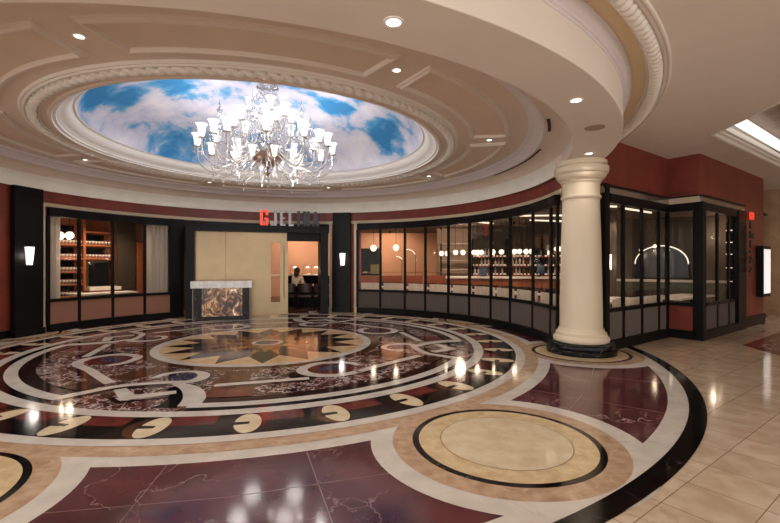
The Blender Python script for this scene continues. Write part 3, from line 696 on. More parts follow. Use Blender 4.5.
m = MB(); m.box(u0, us-.004, dd+.0, dd+.05, .02, 2.44); m.build('sheet', 'brass', b2)

# letters from strokes on a 0..w by 0..1 grid
def stroke_letters(ch, w=.5, s=.17):
    B = lambda *a: [('b', a)]
    if ch == 'I': return [(w/2-s/2, w/2+s/2, 0, 1)], []
    if ch == 'L': return [(0, s, 0, 1), (0, w, 0, .13)], []
    if ch == 'E': return [(0, s, 0, 1), (0, w, 0, .13), (0, w*.9, .44, .56), (0, w, .87, 1)], []
    if ch == 'J': return [(w-s, w, .0, 1), (0, w, 0, .13), (0, s, 0, .3)], []
    if ch == 'G': return [(0, s, .06, .94), (.04, w-.04, 0, .13), (.04, w-.04, .87, 1), (w-s, w, .06, .48), (w*.5, w, .38, .5), (w-s, w, .68, .94)], []
    if ch == 'N': return [(0, s, 0, 1), (w-s, w, 0, 1)], [[(s*.2, 1), (s*1.2, 1), (w-s*.2, 0), (w-s*1.2, 0)]]
    if ch == 'A': return [(w*.22, w*.78, .22, .34)], [[(0, 0), (s, 0), (w/2+s*.45, 1), (w/2-s*.45, 1)], [(w-s, 0), (w, 0), (w/2+s*.45, 1), (w/2-s*.45, 1)]]
def letter_mb(ch, H, d, wr=.5):
    m = MB(); bx, pl = stroke_letters(ch, wr)
    for i, (x0, x1, z0, z1) in enumerate(bx): e = .0007*i; m.box(x0*H, x1*H, -d/2+e, d/2-e, z0*H, z1*H)
    for i, p in enumerate(pl):
        e = .002+.0009*i; q = [(x*H, z*H) for x, z in p]
        m.add([(x, -d/2+e, z) for x, z in q]+[(x, d/2-e, z) for x, z in q], [(0, 1, 2, 3), (7, 6, 5, 4), (0, 4, 5, 1), (1, 5, 6, 2), (2, 6, 7, 3), (3, 7, 4, 0)])
    return m
sg = thing('entrance_sign', 'row of upright letters reading GJELINA with a red G on top of the portal', 'sign', (*pc, 2.635), PZ)
HL = .45
for ch, px, mt, wr in (('G', 260, 'signred', .52), ('J', 270.5, 'signgrey', .40), ('E', 280, 'signgrey', .36), ('L', 288.5, 'signgrey', .34), ('I', 296, 'signdark', .34), ('N', 303, 'signdark', .44), ('A', 312, 'signdark', .46)):
    m = letter_mb(ch, HL, .07, wr); u = pu(px); m.v = [(x+u, y, z) for x, y, z in m.v]
    o = m.build('letter_'+ch.lower(), mt, sg)
    if ch == 'G': o['label'] = 'glowing red letter'
# upright sign
sg = thing('upright_sign', 'stack of turned letters reading GJELINA down the red wall beside the end post', 'sign', (*ab(a_on(747.6, 4.87), 4.84), 2.72), rad(36.4))
zz = 0
for ch, mt in zip('GJELINA', ['signred']+['signdark']*6):
    wr = .5 if ch != 'I' else .3; H = .26
    m = letter_mb(ch, H, .03, wr)
    # turned a quarter: letter top points away along the wall
    m.v = [(z-0.02, -.13+y*1.0+.05, zz-x*1.3) for x, y, z in m.v]; zz -= wr*H*1.3+.05
    m.build('letter_'+ch.lower(), mt, sg)

# host stand
hs = thing('host_stand', 'host stand with pale marble top and glowing brown onyx front', 'counter', (*[(221.7-390)/432*11.55, 11.55], 0), PZ)
m = MB(); m.box(-.77, .77, 0, .62, .87, 1.05); m.build('marble_top', 'onyxslab', hs)
m = MB(); m.box(-.72, -.50, .03, .58, 0, .87); m.build('side_pier', 'blackmarble', hs)
m = MB(); m.box(.52, .72, .03, .58, 0, .87); m.build('side_pier', 'blackmarble', hs)
m = MB(); m.box(-.50, .52, .06, .56, 0, .11); m.build('plinth', 'blackmarble', hs)
m = MB(); m.box(-.50, .52, .05, .09, .11, .87); m.build('onyx_front', 'onyx', hs)
m = MB(); m.box(-.50, .52, .52, .56, .11, .87); m.build('back_board', 'blackwood', hs)
for q in (-.715, .715):
    m = MB(); m.box(q-.01, q+.01, .02, .03, 0, .87); m.build('metal_edge', 'bowl', hs)

# ------------------------------------------------------------------ column
cx, cy = pol(-8.4, 5.68)
def slim(m, k): m.v = [(x*k, y*k, z) for x, y, z in m.v]; return m
t = thing('column', 'round cream column on a black marble base carrying the curved soffit', 'column', (cx, cy, 0))
m = MB(); m.lathe([(.001, 0), (.60, 0), (.605, .02), (.605, .075), (.59, .09), (.57, .095), (.575, .11), (.575, .165), (.56, .185), (.001, .185)], n=72); slim(m, 0.93).build('plinth', 'blackmarble', t)
m = MB(); m.lathe([(.001, .185), (.44, .185), (.475, .20), (.49, .235), (.485, .27), (.455, .30), (.44, .31), (.445, .325), (.44, .35), (.42, .365), (.40, .385), (.395, .42), (.001, .42)], n=72); slim(m, 0.92).build('base_moulding', 'column', t)
m = MB(); m.lathe([(.393, .41)]+[(.393-.055*(i/16)**1.5, .42+2.2*i/16) for i in range(17)], n=72); slim(m, 0.87).build('shaft', 'column', t)
m = MB(); m.lathe([(.335, 2.60), (.345, 2.61), (.36, 2.625), (.365, 2.64), (.36, 2.66), (.343, 2.67), (.338, 2.69), (.338, 2.86), (.345, 2.88), (.362, 2.885), (.366, 2.90), (.37, 2.915), (.40, 2.93), (.435, 2.965), (.45, 3.0), (.452, 3.02), (.47, 3.03), (.487, 3.05), (.495, 3.09), (.492, 3.14), (.47, 3.16), (.46, 3.17), (.46, 3.243), (.001, 3.243)], n=72); slim(m, 0.885).build('capital', 'column', t)

# ------------------------------------------------------------------ chandelier
ch = thing('chandelier', 'large white crystal chandelier with many lit bell cups under the cloud mural', 'chandelier', (CX, CY, 0))
m = MB(); m.lathe([(.001, 4.89), (.20, 4.89), (.21, 4.86), (.12, 4.82), (.05, 4.80), (.03, 4.74), (.05, 4.70), (.07, 4.66), (.03, 4.6), (.03, 4.5), (.09, 4.42), (.12, 4.36), (.05, 4.28), (.035, 4.15), (.11, 4.05), (.14, 3.97), (.06, 3.9), (.05, 3.8), (.10, 3.74), (.16, 3.70), (.12, 3.62)], n=20); m.build('stem', 'crystal', ch)
m = MB(); m.lathe([(.001, 3.30), (.02, 3.27), (.06, 3.235), (.03, 3.21), (.012, 3.19), (.001, 3.16)], n=16); m.lathe([(.001, 3.38), (.025, 3.36), (.05, 3.345), (.02, 3.32), (.02, 3.29)], n=16); m.build('finial', 'bowl', ch)
m = MB(); m.lathe([(.001, 3.37), (.12, 3.385), (.22, 3.43), (.29, 3.52), (.31, 3.59), (.30, 3.60), (.001, 3.60)], n=32); m.build('bowl', 'bowl', ch)
m = MB()
for i in range(16):
    a = 2*PI*i/16; m.tube([(.05*math.cos(a), .05*math.sin(a), 4.7), (.16*math.cos(a), .16*math.sin(a), 4.79), (.2*math.cos(a), .2*math.sin(a), 4.70), (.22*math.cos(a), .22*math.sin(a), 4.62)], .009, 5)
    m.ball((.22*math.cos(a), .22*math.sin(a), 4.60), .018, 6)
m.build('crown', 'crystal', ch)
def bell():
    m = MB(); n = 18; pf = [(.012, -.035), (.034, -.018), (.048, .01), (.056, .05), (.06, .10), (.068, .15), (.082, .18), (.102, .20)]; vs = []
    for r, z in pf:
        for j in range(n): q = r*(1+(.05*math.cos(6*2*PI*j/n) if z > .14 else 0)); a = 2*PI*j/n; vs.append((q*math.cos(a), q*math.sin(a), z))
    m.add(vs, [(i*n+j, i*n+(j+1) % n, (i+1)*n+(j+1) % n, (i+1)*n+j) for i in range(len(pf)-1) for j in range(n)], 0, True); return m
arm_cache = {}
def mesh_only(mb, mt):
    o = mb.build('made', mt); me = o.data; bpy.data.objects.remove(o); return me
def hang(a, parts):
    for nm, me in parts:
        o = bpy.data.objects.new(nm, me); C.objects.link(o); o.parent = a
        if nm == 'crystal_drops': o['kind'] = 'stuff'
def octa(m, c, r, h): m.add([(c[0]+r, c[1], c[2]), (c[0], c[1]+r, c[2]), (c[0]-r, c[1], c[2]), (c[0], c[1]-r, c[2]), (c[0], c[1], c[2]+h*.4), (c[0], c[1], c[2]-h)], [(0, 1, 4), (1, 2, 4), (2, 3, 4), (3, 0, 4), (1, 0, 5), (2, 1, 5), (3, 2, 5), (0, 3, 5)])
def arm(ang, R, z0, zlow, zcup, kind, lit=True):
    """one S-shaped glass arm with a dish, lit bell and hanging drops"""
    if kind not in arm_cache:
        P = spline([(.10, 0, z0), (.26, 0, z0+.04), (R*.5, 0, (z0+zlow)/2-.03), (R*.78, 0, zlow), (R*.97, 0, zlow+.16), (R, 0, zcup-.03)], 7)
        m = MB(); m.tube([tuple(p) for p in P], .013, 7); m.tube([tuple(p) for p in spline([(R*.55, 0, (z0+zlow)/2-.05), (R*.62, 0, zlow+.16), (R*.75, 0, zlow+.17), (R*.76, 0, zlow+.08), (R*.7, 0, zlow+.09)], 5)], .008, 5)
        m.lathe([(.01, zcup-.055), (.07, zcup-.035), (.075, zcup-.03), (.01, zcup-.03)], R, 0, 12)
        d = MB()
        for j in range(6):
            a = 2*PI*j/6; x, y = R+.072*math.cos(a), .072*math.sin(a); octa(d, (x, y, zcup-.06), .011, .02); octa(d, (x, y, zcup-.12), .014, .07)
        octa(d, (R*.78, 0, zlow-.05), .014, .07); octa(d, (R*.78, 0, zlow-.15), .012, .05)
        octa(d, (R*.5, 0, (z0+zlow)/2-.09), .013, .06)
        b = bell(); b.v = [(x+R, y, z+zcup) for x, y, z in b.v]
        bb = MB(); bb.ball((R, 0, zcup+.07), .028, 8)
        arm_cache[kind] = [mesh_only(x, mt) for x, mt in ((m, 'silverglass'), (d, 'crystal'), (b, 'cup'), (bb, 'lamphot'))]
    am, dm_, bm_, bu = arm_cache[kind]
    a = bpy.data.objects.new('arm', am); C.objects.link(a); a.parent = ch; a.rotation_euler = (0, 0, ang)
    hang(a, (('crystal_drops', dm_), ('bell_cup', bm_), ('bulb', bu)))
    return a
for i in range(12): arm(2*PI*(i+.5)/12, 1.24, 3.56, 3.22, 3.70, 'outer')
for i in range(10): arm(2*PI*i/10, .98, 3.62, 3.40, 3.86, 'second')
for i in range(8): arm(2*PI*(i+.3)/8, .62, 3.84, 3.72, 4.12, 'third')
for i in range(5): arm(2*PI*(i+.1)/5, .34, 4.1, 4.08, 4.38, 'top')
# drooping under-tier with inverted cups, swags and spires
def under(i, n, R):
    ang = 2*PI*(i+.25)/n
    P = spline([(.2, 0, 3.52), (R*.5, 0, 3.30), (R*.85, 0, 3.17), (R, 0, 3.28), (R*.93, 0, 3.46)], 6)
    if 'u' not in arm_cache:
        m = MB(); m.tube([tuple(p) for p in P], .012, 7); b = bell(); b.v = [(x*.8+R*.93, y*.8, 3.45+z*.8) for x, y, z in b.v]; bb = MB(); bb.ball((R*.93, 0, 3.5), .022, 8)
        d = MB(); octa(d, (R*.85, 0, 3.13), .016, .08); octa(d, (R, 0, 3.2), .012, .06)
        arm_cache['u'] = [mesh_only(x, mt) for x, mt in ((m, 'silverglass'), (d, 'crystal'), (b, 'cup'), (bb, 'lamphot'))]
    am, dm_, bm_, bu = arm_cache['u']
    a = bpy.data.objects.new('lower_arm', am); C.objects.link(a); a.parent = ch; a.rotation_euler = (0, 0, ang)
    hang(a, (('crystal_drops', dm_), ('bell_cup', bm_), ('bulb', bu)))
for i in range(10): under(i, 10, .66)
sp = None
for i in range(6):
    a = 2*PI*(i+.5)/6; R = .86; x, y = R*math.cos(a), R*math.sin(a)
    if sp is None:
        m = MB(); m.lathe([(.001, 3.72), (.02, 3.74), (.012, 3.9), (.05, 3.96), (.06, 4.0), (.02, 4.04), (.016, 4.14), (.045, 4.2), (.02, 4.25), (.012, 4.33), (.03, 4.36), (.001, 4.48)], n=10)
        for j in range(8):
            b = 2*PI*j/8
            for r, z in ((.07, 3.95), (.10, 3.88), (.06, 4.16), (.04, 4.3)): octa(m, (r*math.cos(b), r*math.sin(b), z), .013, .06)
        m.tube([(0, 0, 3.74), (-.3, 0, 3.62), (-.72, 0, 3.60)], .011, 6)
        sp = m.build('spire', 'crystal', ch)
        o = sp
    else: o = sp.copy(); C.objects.link(o)
    o.location = (x, y, 0); o.rotation_euler = (0, 0, a)
sw = MB()
for i in range(12):
    a0 = 2*PI*(i+.5)/12; a1 = a0+2*PI/12
    for j in range(1, 12):
        t_ = j/12; a = a0+(a1-a0)*t_; r = 1.24-.12*math.sin(PI*t_); z = 3.66-.2*math.sin(PI*t_); octa(sw, (r*math.cos(a), r*math.sin(a), z), .010, .02)
for i in range(16):
    a = 2*PI*i/16
    for j in range(14):
        t_ = j/13; r = .18+.45*t_**1.5; z = 4.62-.75*t_-.18*math.sin(PI*t_); octa(sw, (r*math.cos(a), r*math.sin(a), z), .011, .022)
sw.build('bead_swags', 'crystal', ch)['kind'] = 'stuff'
for i in range(12):
    a = 2*PI*(i+.5)/12; lamp('POINT', 'chandelier_lamp', (1.24*math.cos(a), 1.24*math.sin(a), 4.02), K_CHAND, (1, .95, .9), .08, ch)
for i in range(4):
    a = 2*PI*(i+.5)/4; lamp('POINT', 'chandelier_lamp', (.6*math.cos(a), .6*math.sin(a), 3.12), K_CHAND*.6, (1, .95, .9), .16, ch)
# ------------------------------------------------------------------ RESTAURANT beyond the glass
OL = (-8.97, 10.34); LZ = rad(60.3)
def ll(t, n, z=0):   # along the wine wall, n metres toward the window
    return (OL[0]+.495*t+.869*n, OL[1]+.869*t-.495*n, z)
m = MB(); seg_box(m, ll(-1.2, 0)[:2], ll(4.6, 0)[:2], -.47, -.37, 0, 2.95); structure('wall_wine_room', m, 'terracotta')
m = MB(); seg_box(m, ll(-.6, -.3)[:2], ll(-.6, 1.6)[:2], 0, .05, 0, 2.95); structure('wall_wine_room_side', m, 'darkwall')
# shelving
sh = thing('wine_shelving', 'orange oak shelving wall with a dark framed opening behind the left window', 'shelving', ll(.8, 0), LZ)
for x0 in (0, .70, 1.44):
    m = MB(); m.box(x0-.03, x0+.03, 0, .34, 0, 2.75); m.build('upright', 'oak', sh)
m = MB(); m.box(0, 1.44, .33, .35, 0, 2.75); m.build('back_board', 'oak', sh)
shelf_z = [.66, .98, 1.31, 1.66, 2.03]
for z in shelf_z: m = MB(); m.box(.03, .67, .0, .33, z-.03, z); m.build('shelf', 'oak', sh)
for z in (1.66, 2.03, 2.4): m = MB(); m.box(.73, 1.41, .0, .33, z-.03, z); m.build('shelf', 'oak', sh)
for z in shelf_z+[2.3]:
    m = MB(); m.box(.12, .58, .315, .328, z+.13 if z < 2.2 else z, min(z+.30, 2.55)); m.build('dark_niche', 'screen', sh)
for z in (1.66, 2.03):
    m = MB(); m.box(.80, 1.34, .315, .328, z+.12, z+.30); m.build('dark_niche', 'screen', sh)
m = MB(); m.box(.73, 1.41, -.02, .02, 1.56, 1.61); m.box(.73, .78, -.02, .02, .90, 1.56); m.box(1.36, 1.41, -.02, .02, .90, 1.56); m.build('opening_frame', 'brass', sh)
m = MB(); m.box(.78, 1.36, .05, .3, .90, 1.56); m.build('dark_opening', 'screen', sh)
m = MB(); m.box(.70, 1.5, -.28, .33, .80, .89); m.build('counter', 'linen', sh)
m = MB(); m.box(.72, 1.46, -.24, .33, 0, .80); m.build('counter_front', 'oak', sh)
def glassware(label, mt='shelfglass'):
    m = MB(); m.lathe([(.001, 0), (.03, 0), (.03, .004), (.004, .01), (.004, .075), (.02, .09), (.034, .12), (.036, .15), (.028, .185)], n=10); return tag(m.build('wine_glass', mt), label, 'glass')
def bottle(label, mt, h=.28):
    m = MB(); m.lathe([(.001, 0), (.035, 0), (.036, .01), (.036, h*.58), (.03, h*.66), (.013, h*.74), (.012, h*.95), (.015, h*.96), (.015, h), (.001, h)], n=10); return tag(m.build('bottle', mt), label, 'bottle')
g0_ = None
rows = [(z, .08, .64, 8, nm) for z, nm in zip(shelf_z, ('lowest', 'second', 'middle', 'fourth', 'top'))]+[(1.66, .78, 1.37, 8, 'lower right'), (2.03, .78, 1.37, 8, 'upper right')]
for z, x0, x1, n, nm in rows:
    for i in range(n):
        t_ = .8+x0+(x1-x0)*i/(n-1); p = ll(t_, -.10, z)
        lb = 'pale stemmed glass in the row along the %s shelf of the oak shelving' % nm
        if g0_ is None: g0_ = glassware(lb, mat('frosted_stemware', srgb(214, 204, 192), .25)); o = g0_
        else: o = g0_.copy(); C.objects.link(o); o['label'] = lb
        o['group'] = 'stemware on the %s shelf' % nm; o.location = p; o.scale = (1.0, 1.0, .62)
m = MB(); m.box(0, .36, 0, .05, 0, 2.15); tag(m.build('cupboard_door', 'oak'), 'tall orange cupboard door seen through the third pane left of the entrance', 'door', loc=ll(2.86, .1), rz=LZ)
m = MB(); m.box(0, .5, 0, .06, 0, 2.75); tag(m.build('dark_panel', 'darkwall'), 'dark olive wall panel between the oak shelving and the orange door', 'panel', loc=ll(2.30, .1), rz=LZ)
m = MB(); m.box(0, 1.5, 0, .06, 0, 2.75); tag(m.build('dark_panel', 'darkwall'), 'dark olive wall panel behind the sheer curtain beside the orange door', 'panel', loc=ll(3.25, .12), rz=LZ)
# wine room table with linen
def table(name, label, x, y, w_, d_, h, rz, group=None, cloth='linen'):
    t = thing(name, label, 'table', (x, y, .015), rz, group)
    m = MB(); m.box(-w_/2, w_/2, -d_/2, d_/2, h-.04, h); m.build('tabletop', cloth, t)
    m = MB(); m.lathe([(.001, 0), (.22, 0), (.22, .02), (.04, .04), (.035, h-.04), (.001, h-.04)], n=16); m.build('pedestal', 'blackmetal', t)
    return t
x, y, _ = ll(1.7, .55); table('wine_table', 'pale topped table set for dinner in the wine room window', x, y, 1.5, .6, .74, LZ)
def pendant(x, y, z, r, label, group, ztop=2.95, mt='globe', cat='pendant lamp', power=0):
    t = thing('globe_pendant', label, cat, (x, y, z), 0, group)
    m = MB(); m.ball((0, 0, 0), r, 16); m.build('globe', mt, t)
    m = MB(); m.tube([(0, 0, r), (0, 0, ztop-z)], .006, 6); m.build('rod', 'blackmetal', t)
    if power: lamp('POINT', 'globe_lamp', (0, 0, -r-.05), power, (1, .78, .55), .06, t)
    return t
for px, nm in ((60, 'left of two'), (69.5, 'right of two')):
    x, y, z = at(px, 235.5, 10.6); pendant(x, y, z, .095, 'glowing white globe, %s hanging before the wine shelving' % nm, 'globes of the wine room', power=6)
# sheer curtains of the wine room
def curtain_between(p, q, z0, z1, label, mt, group=None, pl=.11, amp=.02):
    a = Vector(p); b = Vector(q); d = b-a; m = curtain_mesh(d.length, z0, z1, pl, amp)
    return tag(m.build('curtain', mt, recalc=False), label, 'curtain', group, (*p, 0), math.atan2(d.y, d.x))
curtain_between(pol(ang_on(147, 5.56), 5.56), pol(134.8, 5.56), .15, 2.6, 'wide sheer grey curtain in the pane nearest the entrance', 'sheer', 'sheer curtains of the wine room')
curtain_between(pol(166.3, 5.56), pol(162.0, 5.56), .15, 2.6, 'narrow sheer grey curtain gathered at the left end of the wine window', 'sheer', 'sheer curtains of the wine room')
# pleated half screens behind the curved window wall
for i in range(len(right_angles)-1):
    a0, a1 = right_angles[i], right_angles[i+1]
    curtain_between(pol(a0-.4, 5.54), pol(a1+.4, 5.54), .15, .93, 'white pleated half curtain behind pane %s of the curved window wall' % ('one two three four five six seven eight nine ten'.split()[i]), 'voile', 'half curtains of the curved window wall', .09, .014)
for i in range(3):
    curtain_between(ab(4.99+i*.72, 4.08), ab(5.66+i*.72, 4.08), .15, .86, 'white pleated half curtain right of the column, %s from it' % ('first', 'second', 'third')[i], 'voile', 'half curtains right of the column', .09, .014)
# dining chairs
def dining_chair():
    t = thing('dining_chair', 'x', 'chair')
    m = MB(); m.box(-.22, .22, -.22, .22, .42, .48); m.build('seat', 'leather', t)
    m = MB(); n = 10; vs = []
    for i in range(n+1):
        a = PI*(i/n); x = -.23*math.cos(a); y = .10+.13*math.sin(a); x2 = x*1.08; y2 = y+.03
        vs += [(x, y, .58), (x, y, .86), (x2, y2, .58), (x2, y2, .86)]
    m.add(vs, [f for i in range(n) for f in ((4*i, 4*i+1, 4*i+5, 4*i+4), (4*i+2, 4*i+6, 4*i+7, 4*i+3), (4*i+1, 4*i+3, 4*i+7, 4*i+5), (4*i, 4*i+4, 4*i+6, 4*i+2))], 0, True); m.build('backrest', 'leather', t)
    for sx in (-1, 1):
        for sy in (-1, 1):
            m = MB(); m.tube([(sx*.22, sy*.2, 0), (sx*.2, sy*.18, .42)], [.014, .02], 8); m.build('leg', 'blackwood', t)
        m = MB(); m.tube([(sx*.2, .17, .46), (sx*.22, .16, .6)], .014, 8); m.build('back_post', 'blackwood', t)
    return t
chair0 = dining_chair(); first = [True]
def chair(x, y, rz, label, group):
    if first[0]: o = chair0; first[0] = False; o.location = (x, y, .015); o.rotation_euler = (0, 0, rz); o['label'] = label
    else: o = copy_tree(chair0, label, (x, y, .015), rz)
    o['group'] = group
# row of tables behind the curved windows with plates, candles and chairs
plate0 = None
def plate(x, y, z, label, group):
    global plate0
    if plate0 is None:
        m = MB(); m.lathe([(.001, 0), (.07, 0), (.12, .014), (.122, .018), (.07, .006), (.001, .006)], n=20); plate0 = m.build('plate', 'linen'); o = plate0
    else: o = plate0.copy(); C.objects.link(o)
    tag(o, label, 'plate', group, (x, y, z))
cand0 = None
def candle(x, y, z, label, group):
    t = thing('candle_glass', label, 'candle', (x, y, z), 0, group)
    m = MB(); m.lathe([(.03, .0), (.034, .08), (.03, .08), (.027, .01), (.001, .01), (.001, 0)], n=12); m.build('holder', 'shelfglass', t)
    m = MB(); m.lathe([(.001, .012), (.02, .012), (.02, .05), (.001, .06)], n=10); m.build('wax', 'globe', t)
ordn = 'first second third fourth fifth sixth seventh eighth ninth tenth'.split()
for i, a in enumerate((70, 61, 52, 43, 34, 25)):
    x, y = pol(a, 6.35); rz = rad(a-90)
    table('dining_table', 'white topped dining table inside the curved window, %s from the entrance' % ordn[i], x, y, .8, .7, .76, rz, 'tables along the curved window')
    q = Vector((math.cos(rad(a)), math.sin(rad(a)))); w_ = Vector((-q.y, q.x))
    for sg_ in (-1, 1):
        p = Vector((x, y))+w_*sg_*.22
        plate(p.x, p.y, .776, 'round white plate on the %s window table, %s side' % (ordn[i], 'left' if sg_ > 0 else 'right'), 'plates on the window tables')
        p = Vector((x, y))+w_*sg_*.26+q*.64
        chair(p.x, p.y, rz, 'dark brown chair at the %s table along the curved window, on its %s side' % (ordn[i], 'left' if sg_ > 0 else 'right'), 'chairs along the curved window')
    candle(x, y, .776, 'small lit candle glass on the %s table along the curved window' % ordn[i], 'candles on the window tables')
# right-hand room tables
for i, (a_, b_) in enumerate(((5.5, 3.5), (6.45, 3.5), (7.75, 4.0), (8.9, 4.0))):
    x, y = ab(a_, b_); nm = ('nearest the column', 'by the inner corner', 'behind the outer corner post', 'nearest the upright sign')[i]
    table('dining_table', 'pale topped table behind the right storefront, '+nm, x, y, .8, .7, .76, rad(36.4), 'tables of the right room')
    plate(x, y, .776, 'white plate on the right room table '+nm, 'plates of the right room')
    for sg_ in (-1, 1):
        x, y = ab(a_+.26*sg_, b_-.64); chair(x, y, rad(36.4), 'dark brown chair on the %s side of the table %s' % ('far' if sg_ > 0 else 'near', nm), 'chairs of the right room')
# booths, orange leather
M['tanleather'] = mat('orange_brown_leather', srgb(150, 78, 48), .4)
def booth(px0, px1, Y, label):
    x0, x1 = (px0-390)/432*Y, (px1-390)/432*Y
    t = thing('booth', label, 'booth', ((x0+x1)/2, Y, .015), 0, 'orange leather booths'); w_ = (x1-x0)/2
    m = MB(); m.box(-w_, w_, -.3, .3, 0, .42); m.build('base', 'blackwood', t)
    m = MB(); m.box(-w_, w_, -.32, .2, .42, .5); m.build('seat', 'tanleather', t)
    m = MB(); m.box(-w_, w_, .18, .32, .5, 1.08); m.build('backrest', 'tanleather', t)
    m = MB(); m.tube([(-w_, .25, 1.08), (-w_, .25, 1.2), (w_, .25, 1.2), (w_, .25, 1.08)], .012, 6); m.build('top_rail', 'brass', t)
for a, b, n in ((358, 379, 'first'), (381, 402, 'second'), (406, 423, 'third'), (426, 446, 'fourth')):
    booth(a, b, 15.6, 'orange leather booth with brass top rail, %s from the entrance side' % n)
# partitions
m = MB(); m.box((354-390)/432*16.6, (379-390)/432*16.6, 16.6, 16.7, .015, 2.12); tag(m.build('dark_partition', 'blackwood'), 'dark partition seen through the window pane nearest the entrance', 'partition')
m = MB(); m.box(0, .34, 0, .03, 0, .36); tag(m.build('framed_picture', mat('yellow_green_canvas', srgb(150, 138, 60), .6, var=.35, vscale=14)), 'small yellow green picture on the dark partition', 'picture', loc=((370.5-390)/432*16.5, 16.55, 1.15))
m = MB(); m.box((437-390)/432*17.4, (478-390)/432*17.4, 17.4, 17.5, .015, 2.95); tag(m.build('partition', mat('rose_plaster', srgb(190, 160, 138), .8)), 'pale rose partition standing behind the glass shelves', 'partition')
t = thing('glass_shelves', 'open metal shelves standing before the pale partition', 'shelving', ((455-390)/432*17, 17.0, .015))
for x in (-.55, .55): m = MB(); m.box(x-.015, x+.015, -.15, .15, 0, 2.3); m.build('post', 'blackmetal', t)
for z in (.95, 1.3, 1.65, 2.0, 2.3): m = MB(); m.box(-.55, .55, -.15, .15, z-.02, z); m.build('shelf', 'linen', t)
lamp('POINT', 'partition_fill', (0, -1.3, 2.3), 42, (1, .8, .62), .15, t)  # added fill light, lifts the dark partition behind the shelves
# arc lamps
def arc_lamp(px, Y, label, h=1.9, r=.35):
    x = (px-390)/432*Y; t = thing('arc_lamp', label, 'lamp', (x, Y, .015))
    P = [(0, 0, .02), (0, 0, h-r)]+[(-r+r*math.cos(q*PI/16), 0, h-r+r*math.sin(q*PI/16)) for q in range(1, 12)]
    m = MB(); m.tube(P, .016, 8); m.build('arched_stem', 'brass', t)
    m = MB(); m.tube([(p[0], p[1]-.022, p[2]) for p in P[3:-1]], .014, 8); m.build('light_tube', 'globe', t)
    m = MB(); m.lathe([(.001, 0), (.14, 0), (.14, .02), (.02, .03), (.001, .03)], n=20); m.build('base', 'brass', t)
arc_lamp(402, 16.15, 'thin glowing arched floor lamp behind the second pane of the curved window', 1.78, .16)
arc_lamp(415.5, 16.15, 'taller glowing arched lamp behind the third pane of the curved window', 2.05, .3)
for px, py, nm in ((373.5, 248, 'alone behind the pane nearest the entrance'), (396, 247.5, 'alone behind the second pane')):
    x, y, z = at(px, py, 13.6); pendant(x, y, z, .10, 'warm globe pendant '+nm, 'single globes', power=4)
k = 0
for gx, ys in (((441.5, 447.5), 253.5), ((455.5, 463), 252.5), ((474, 477.5, 481.5), 252.5), ((493, 501.5), 252), ((514.5, 519.5, 526, 531.5), 251.5), ((556.5, 559), 249)):
    for px in gx:
        x, y, z = at(px, ys, 13.0+(.3 if k % 2 else 0)); nm = ('leftmost', 'second', 'third', 'fourth', 'fifth', 'sixth', 'seventh', 'eighth', 'ninth', 'tenth', 'eleventh', 'twelfth', 'thirteenth', 'fourteenth', 'rightmost')[min(k, 14)]
        pendant(x, y, z, .078, 'warm globe pendant over the bar, %s of the row' % nm, 'globe pendants over the bar', power=4 if k % 2 else 0); k += 1
# bar counter, back bar and bottles
bt = thing('bar_counter', 'long bar counter with a pale top behind the right half of the curved window', 'bar counter', (4.0, 14.2, .015), rad(-8))
m = MB(); m.box(-2.15, 2.15, -.3, .35, 1.03, 1.09); m.build('counter_top', 'linen', bt)
m = MB(); m.box(-2.1, 2.1, -.2, .3, 0, 1.03); m.build('counter_body', 'oak', bt)
bb_ = thing('back_bar', 'dark back bar with lit shelves crowded with bottles', 'shelving', (4.9, 15.6, .015), rad(-8))
m = MB(); m.box(-1.9, 1.9, .2, .28, 0, 2.9); m.build('back_board', 'darkwall', bb_)
for x in (-1.9, -.65, .6, 1.85): m = MB(); m.box(x-.03, x+.03, -.14, .2, 0, 2.4); m.build('upright', 'blackwood', bb_)
for z in (1.12, 1.45, 1.78): m = MB(); m.box(-1.87, 1.82, -.14, .2, z-.04, z); m.build('shelf', 'oak', bb_)
for z in (1.12, 1.45, 1.78): m = MB(); m.box(-1.86, 1.81, .17, .19, z+.005, z+.03); m.build('shelf_light', 'globe', bb_)
m = MB(); m.box(-1.87, 1.82, -.14, .2, 0, 1.08); m.build('cabinet', 'oak', bb_)
protos = []
cR, sR = math.cos(rad(-8)), math.sin(rad(-8))
for zi, z in enumerate((1.12, 1.45, 1.78)):
    for i in range(30):
        x = -1.8+3.55*i/29
        if min(abs(x+.65), abs(x-.6)) < .06: continue
        kx = random.choice((0, 0, 1, 1, 1, 2)); 
        mt, cn = (('bottle', 'amber'), ('bottle2', 'clear'), ('bottle3', 'dark green'))[kx]
        lb = '%s glass bottle among those on the %s shelf of the back bar' % (cn, ('lower', 'middle', 'upper')[zi])
        key = kx
        p0 = next((p for q, p in protos if q == key), None)
        if p0 is None: o = bottle(lb, mt); protos.append((key, o))
        else: o = p0.copy(); C.objects.link(o); o['label'] = lb
        o['group'] = 'bottles on the back bar'; o.location = (4.9+x*cR, 15.6+x*sR, .015+z); o.scale = (1, 1, random.uniform(.8, 1.08))
for px, py, nm in ((483, 272, 'left'), (540.5, 270, 'right')):
    x, y, z = at(px, py, 14.1); t = thing('order_screen', 'small dark order screen standing at the %s end of the bar' % nm, 'screen', (x, y, 1.1))
    m = MB(); m.box(-.13, .13, -.02, .02, z-1.1-.13, z-1.1+.17); m.build('display', mat('blue_black_display', srgb(24, 32, 48), .2, emit=srgb(40, 56, 84), estr=.25), t)
    m = MB(); m.box(-.02, .02, .02, .05, 0, z-1.1); m.box(-.08, .08, -.05, .07, 0, .012); m.build('stand', 'blackmetal', t)
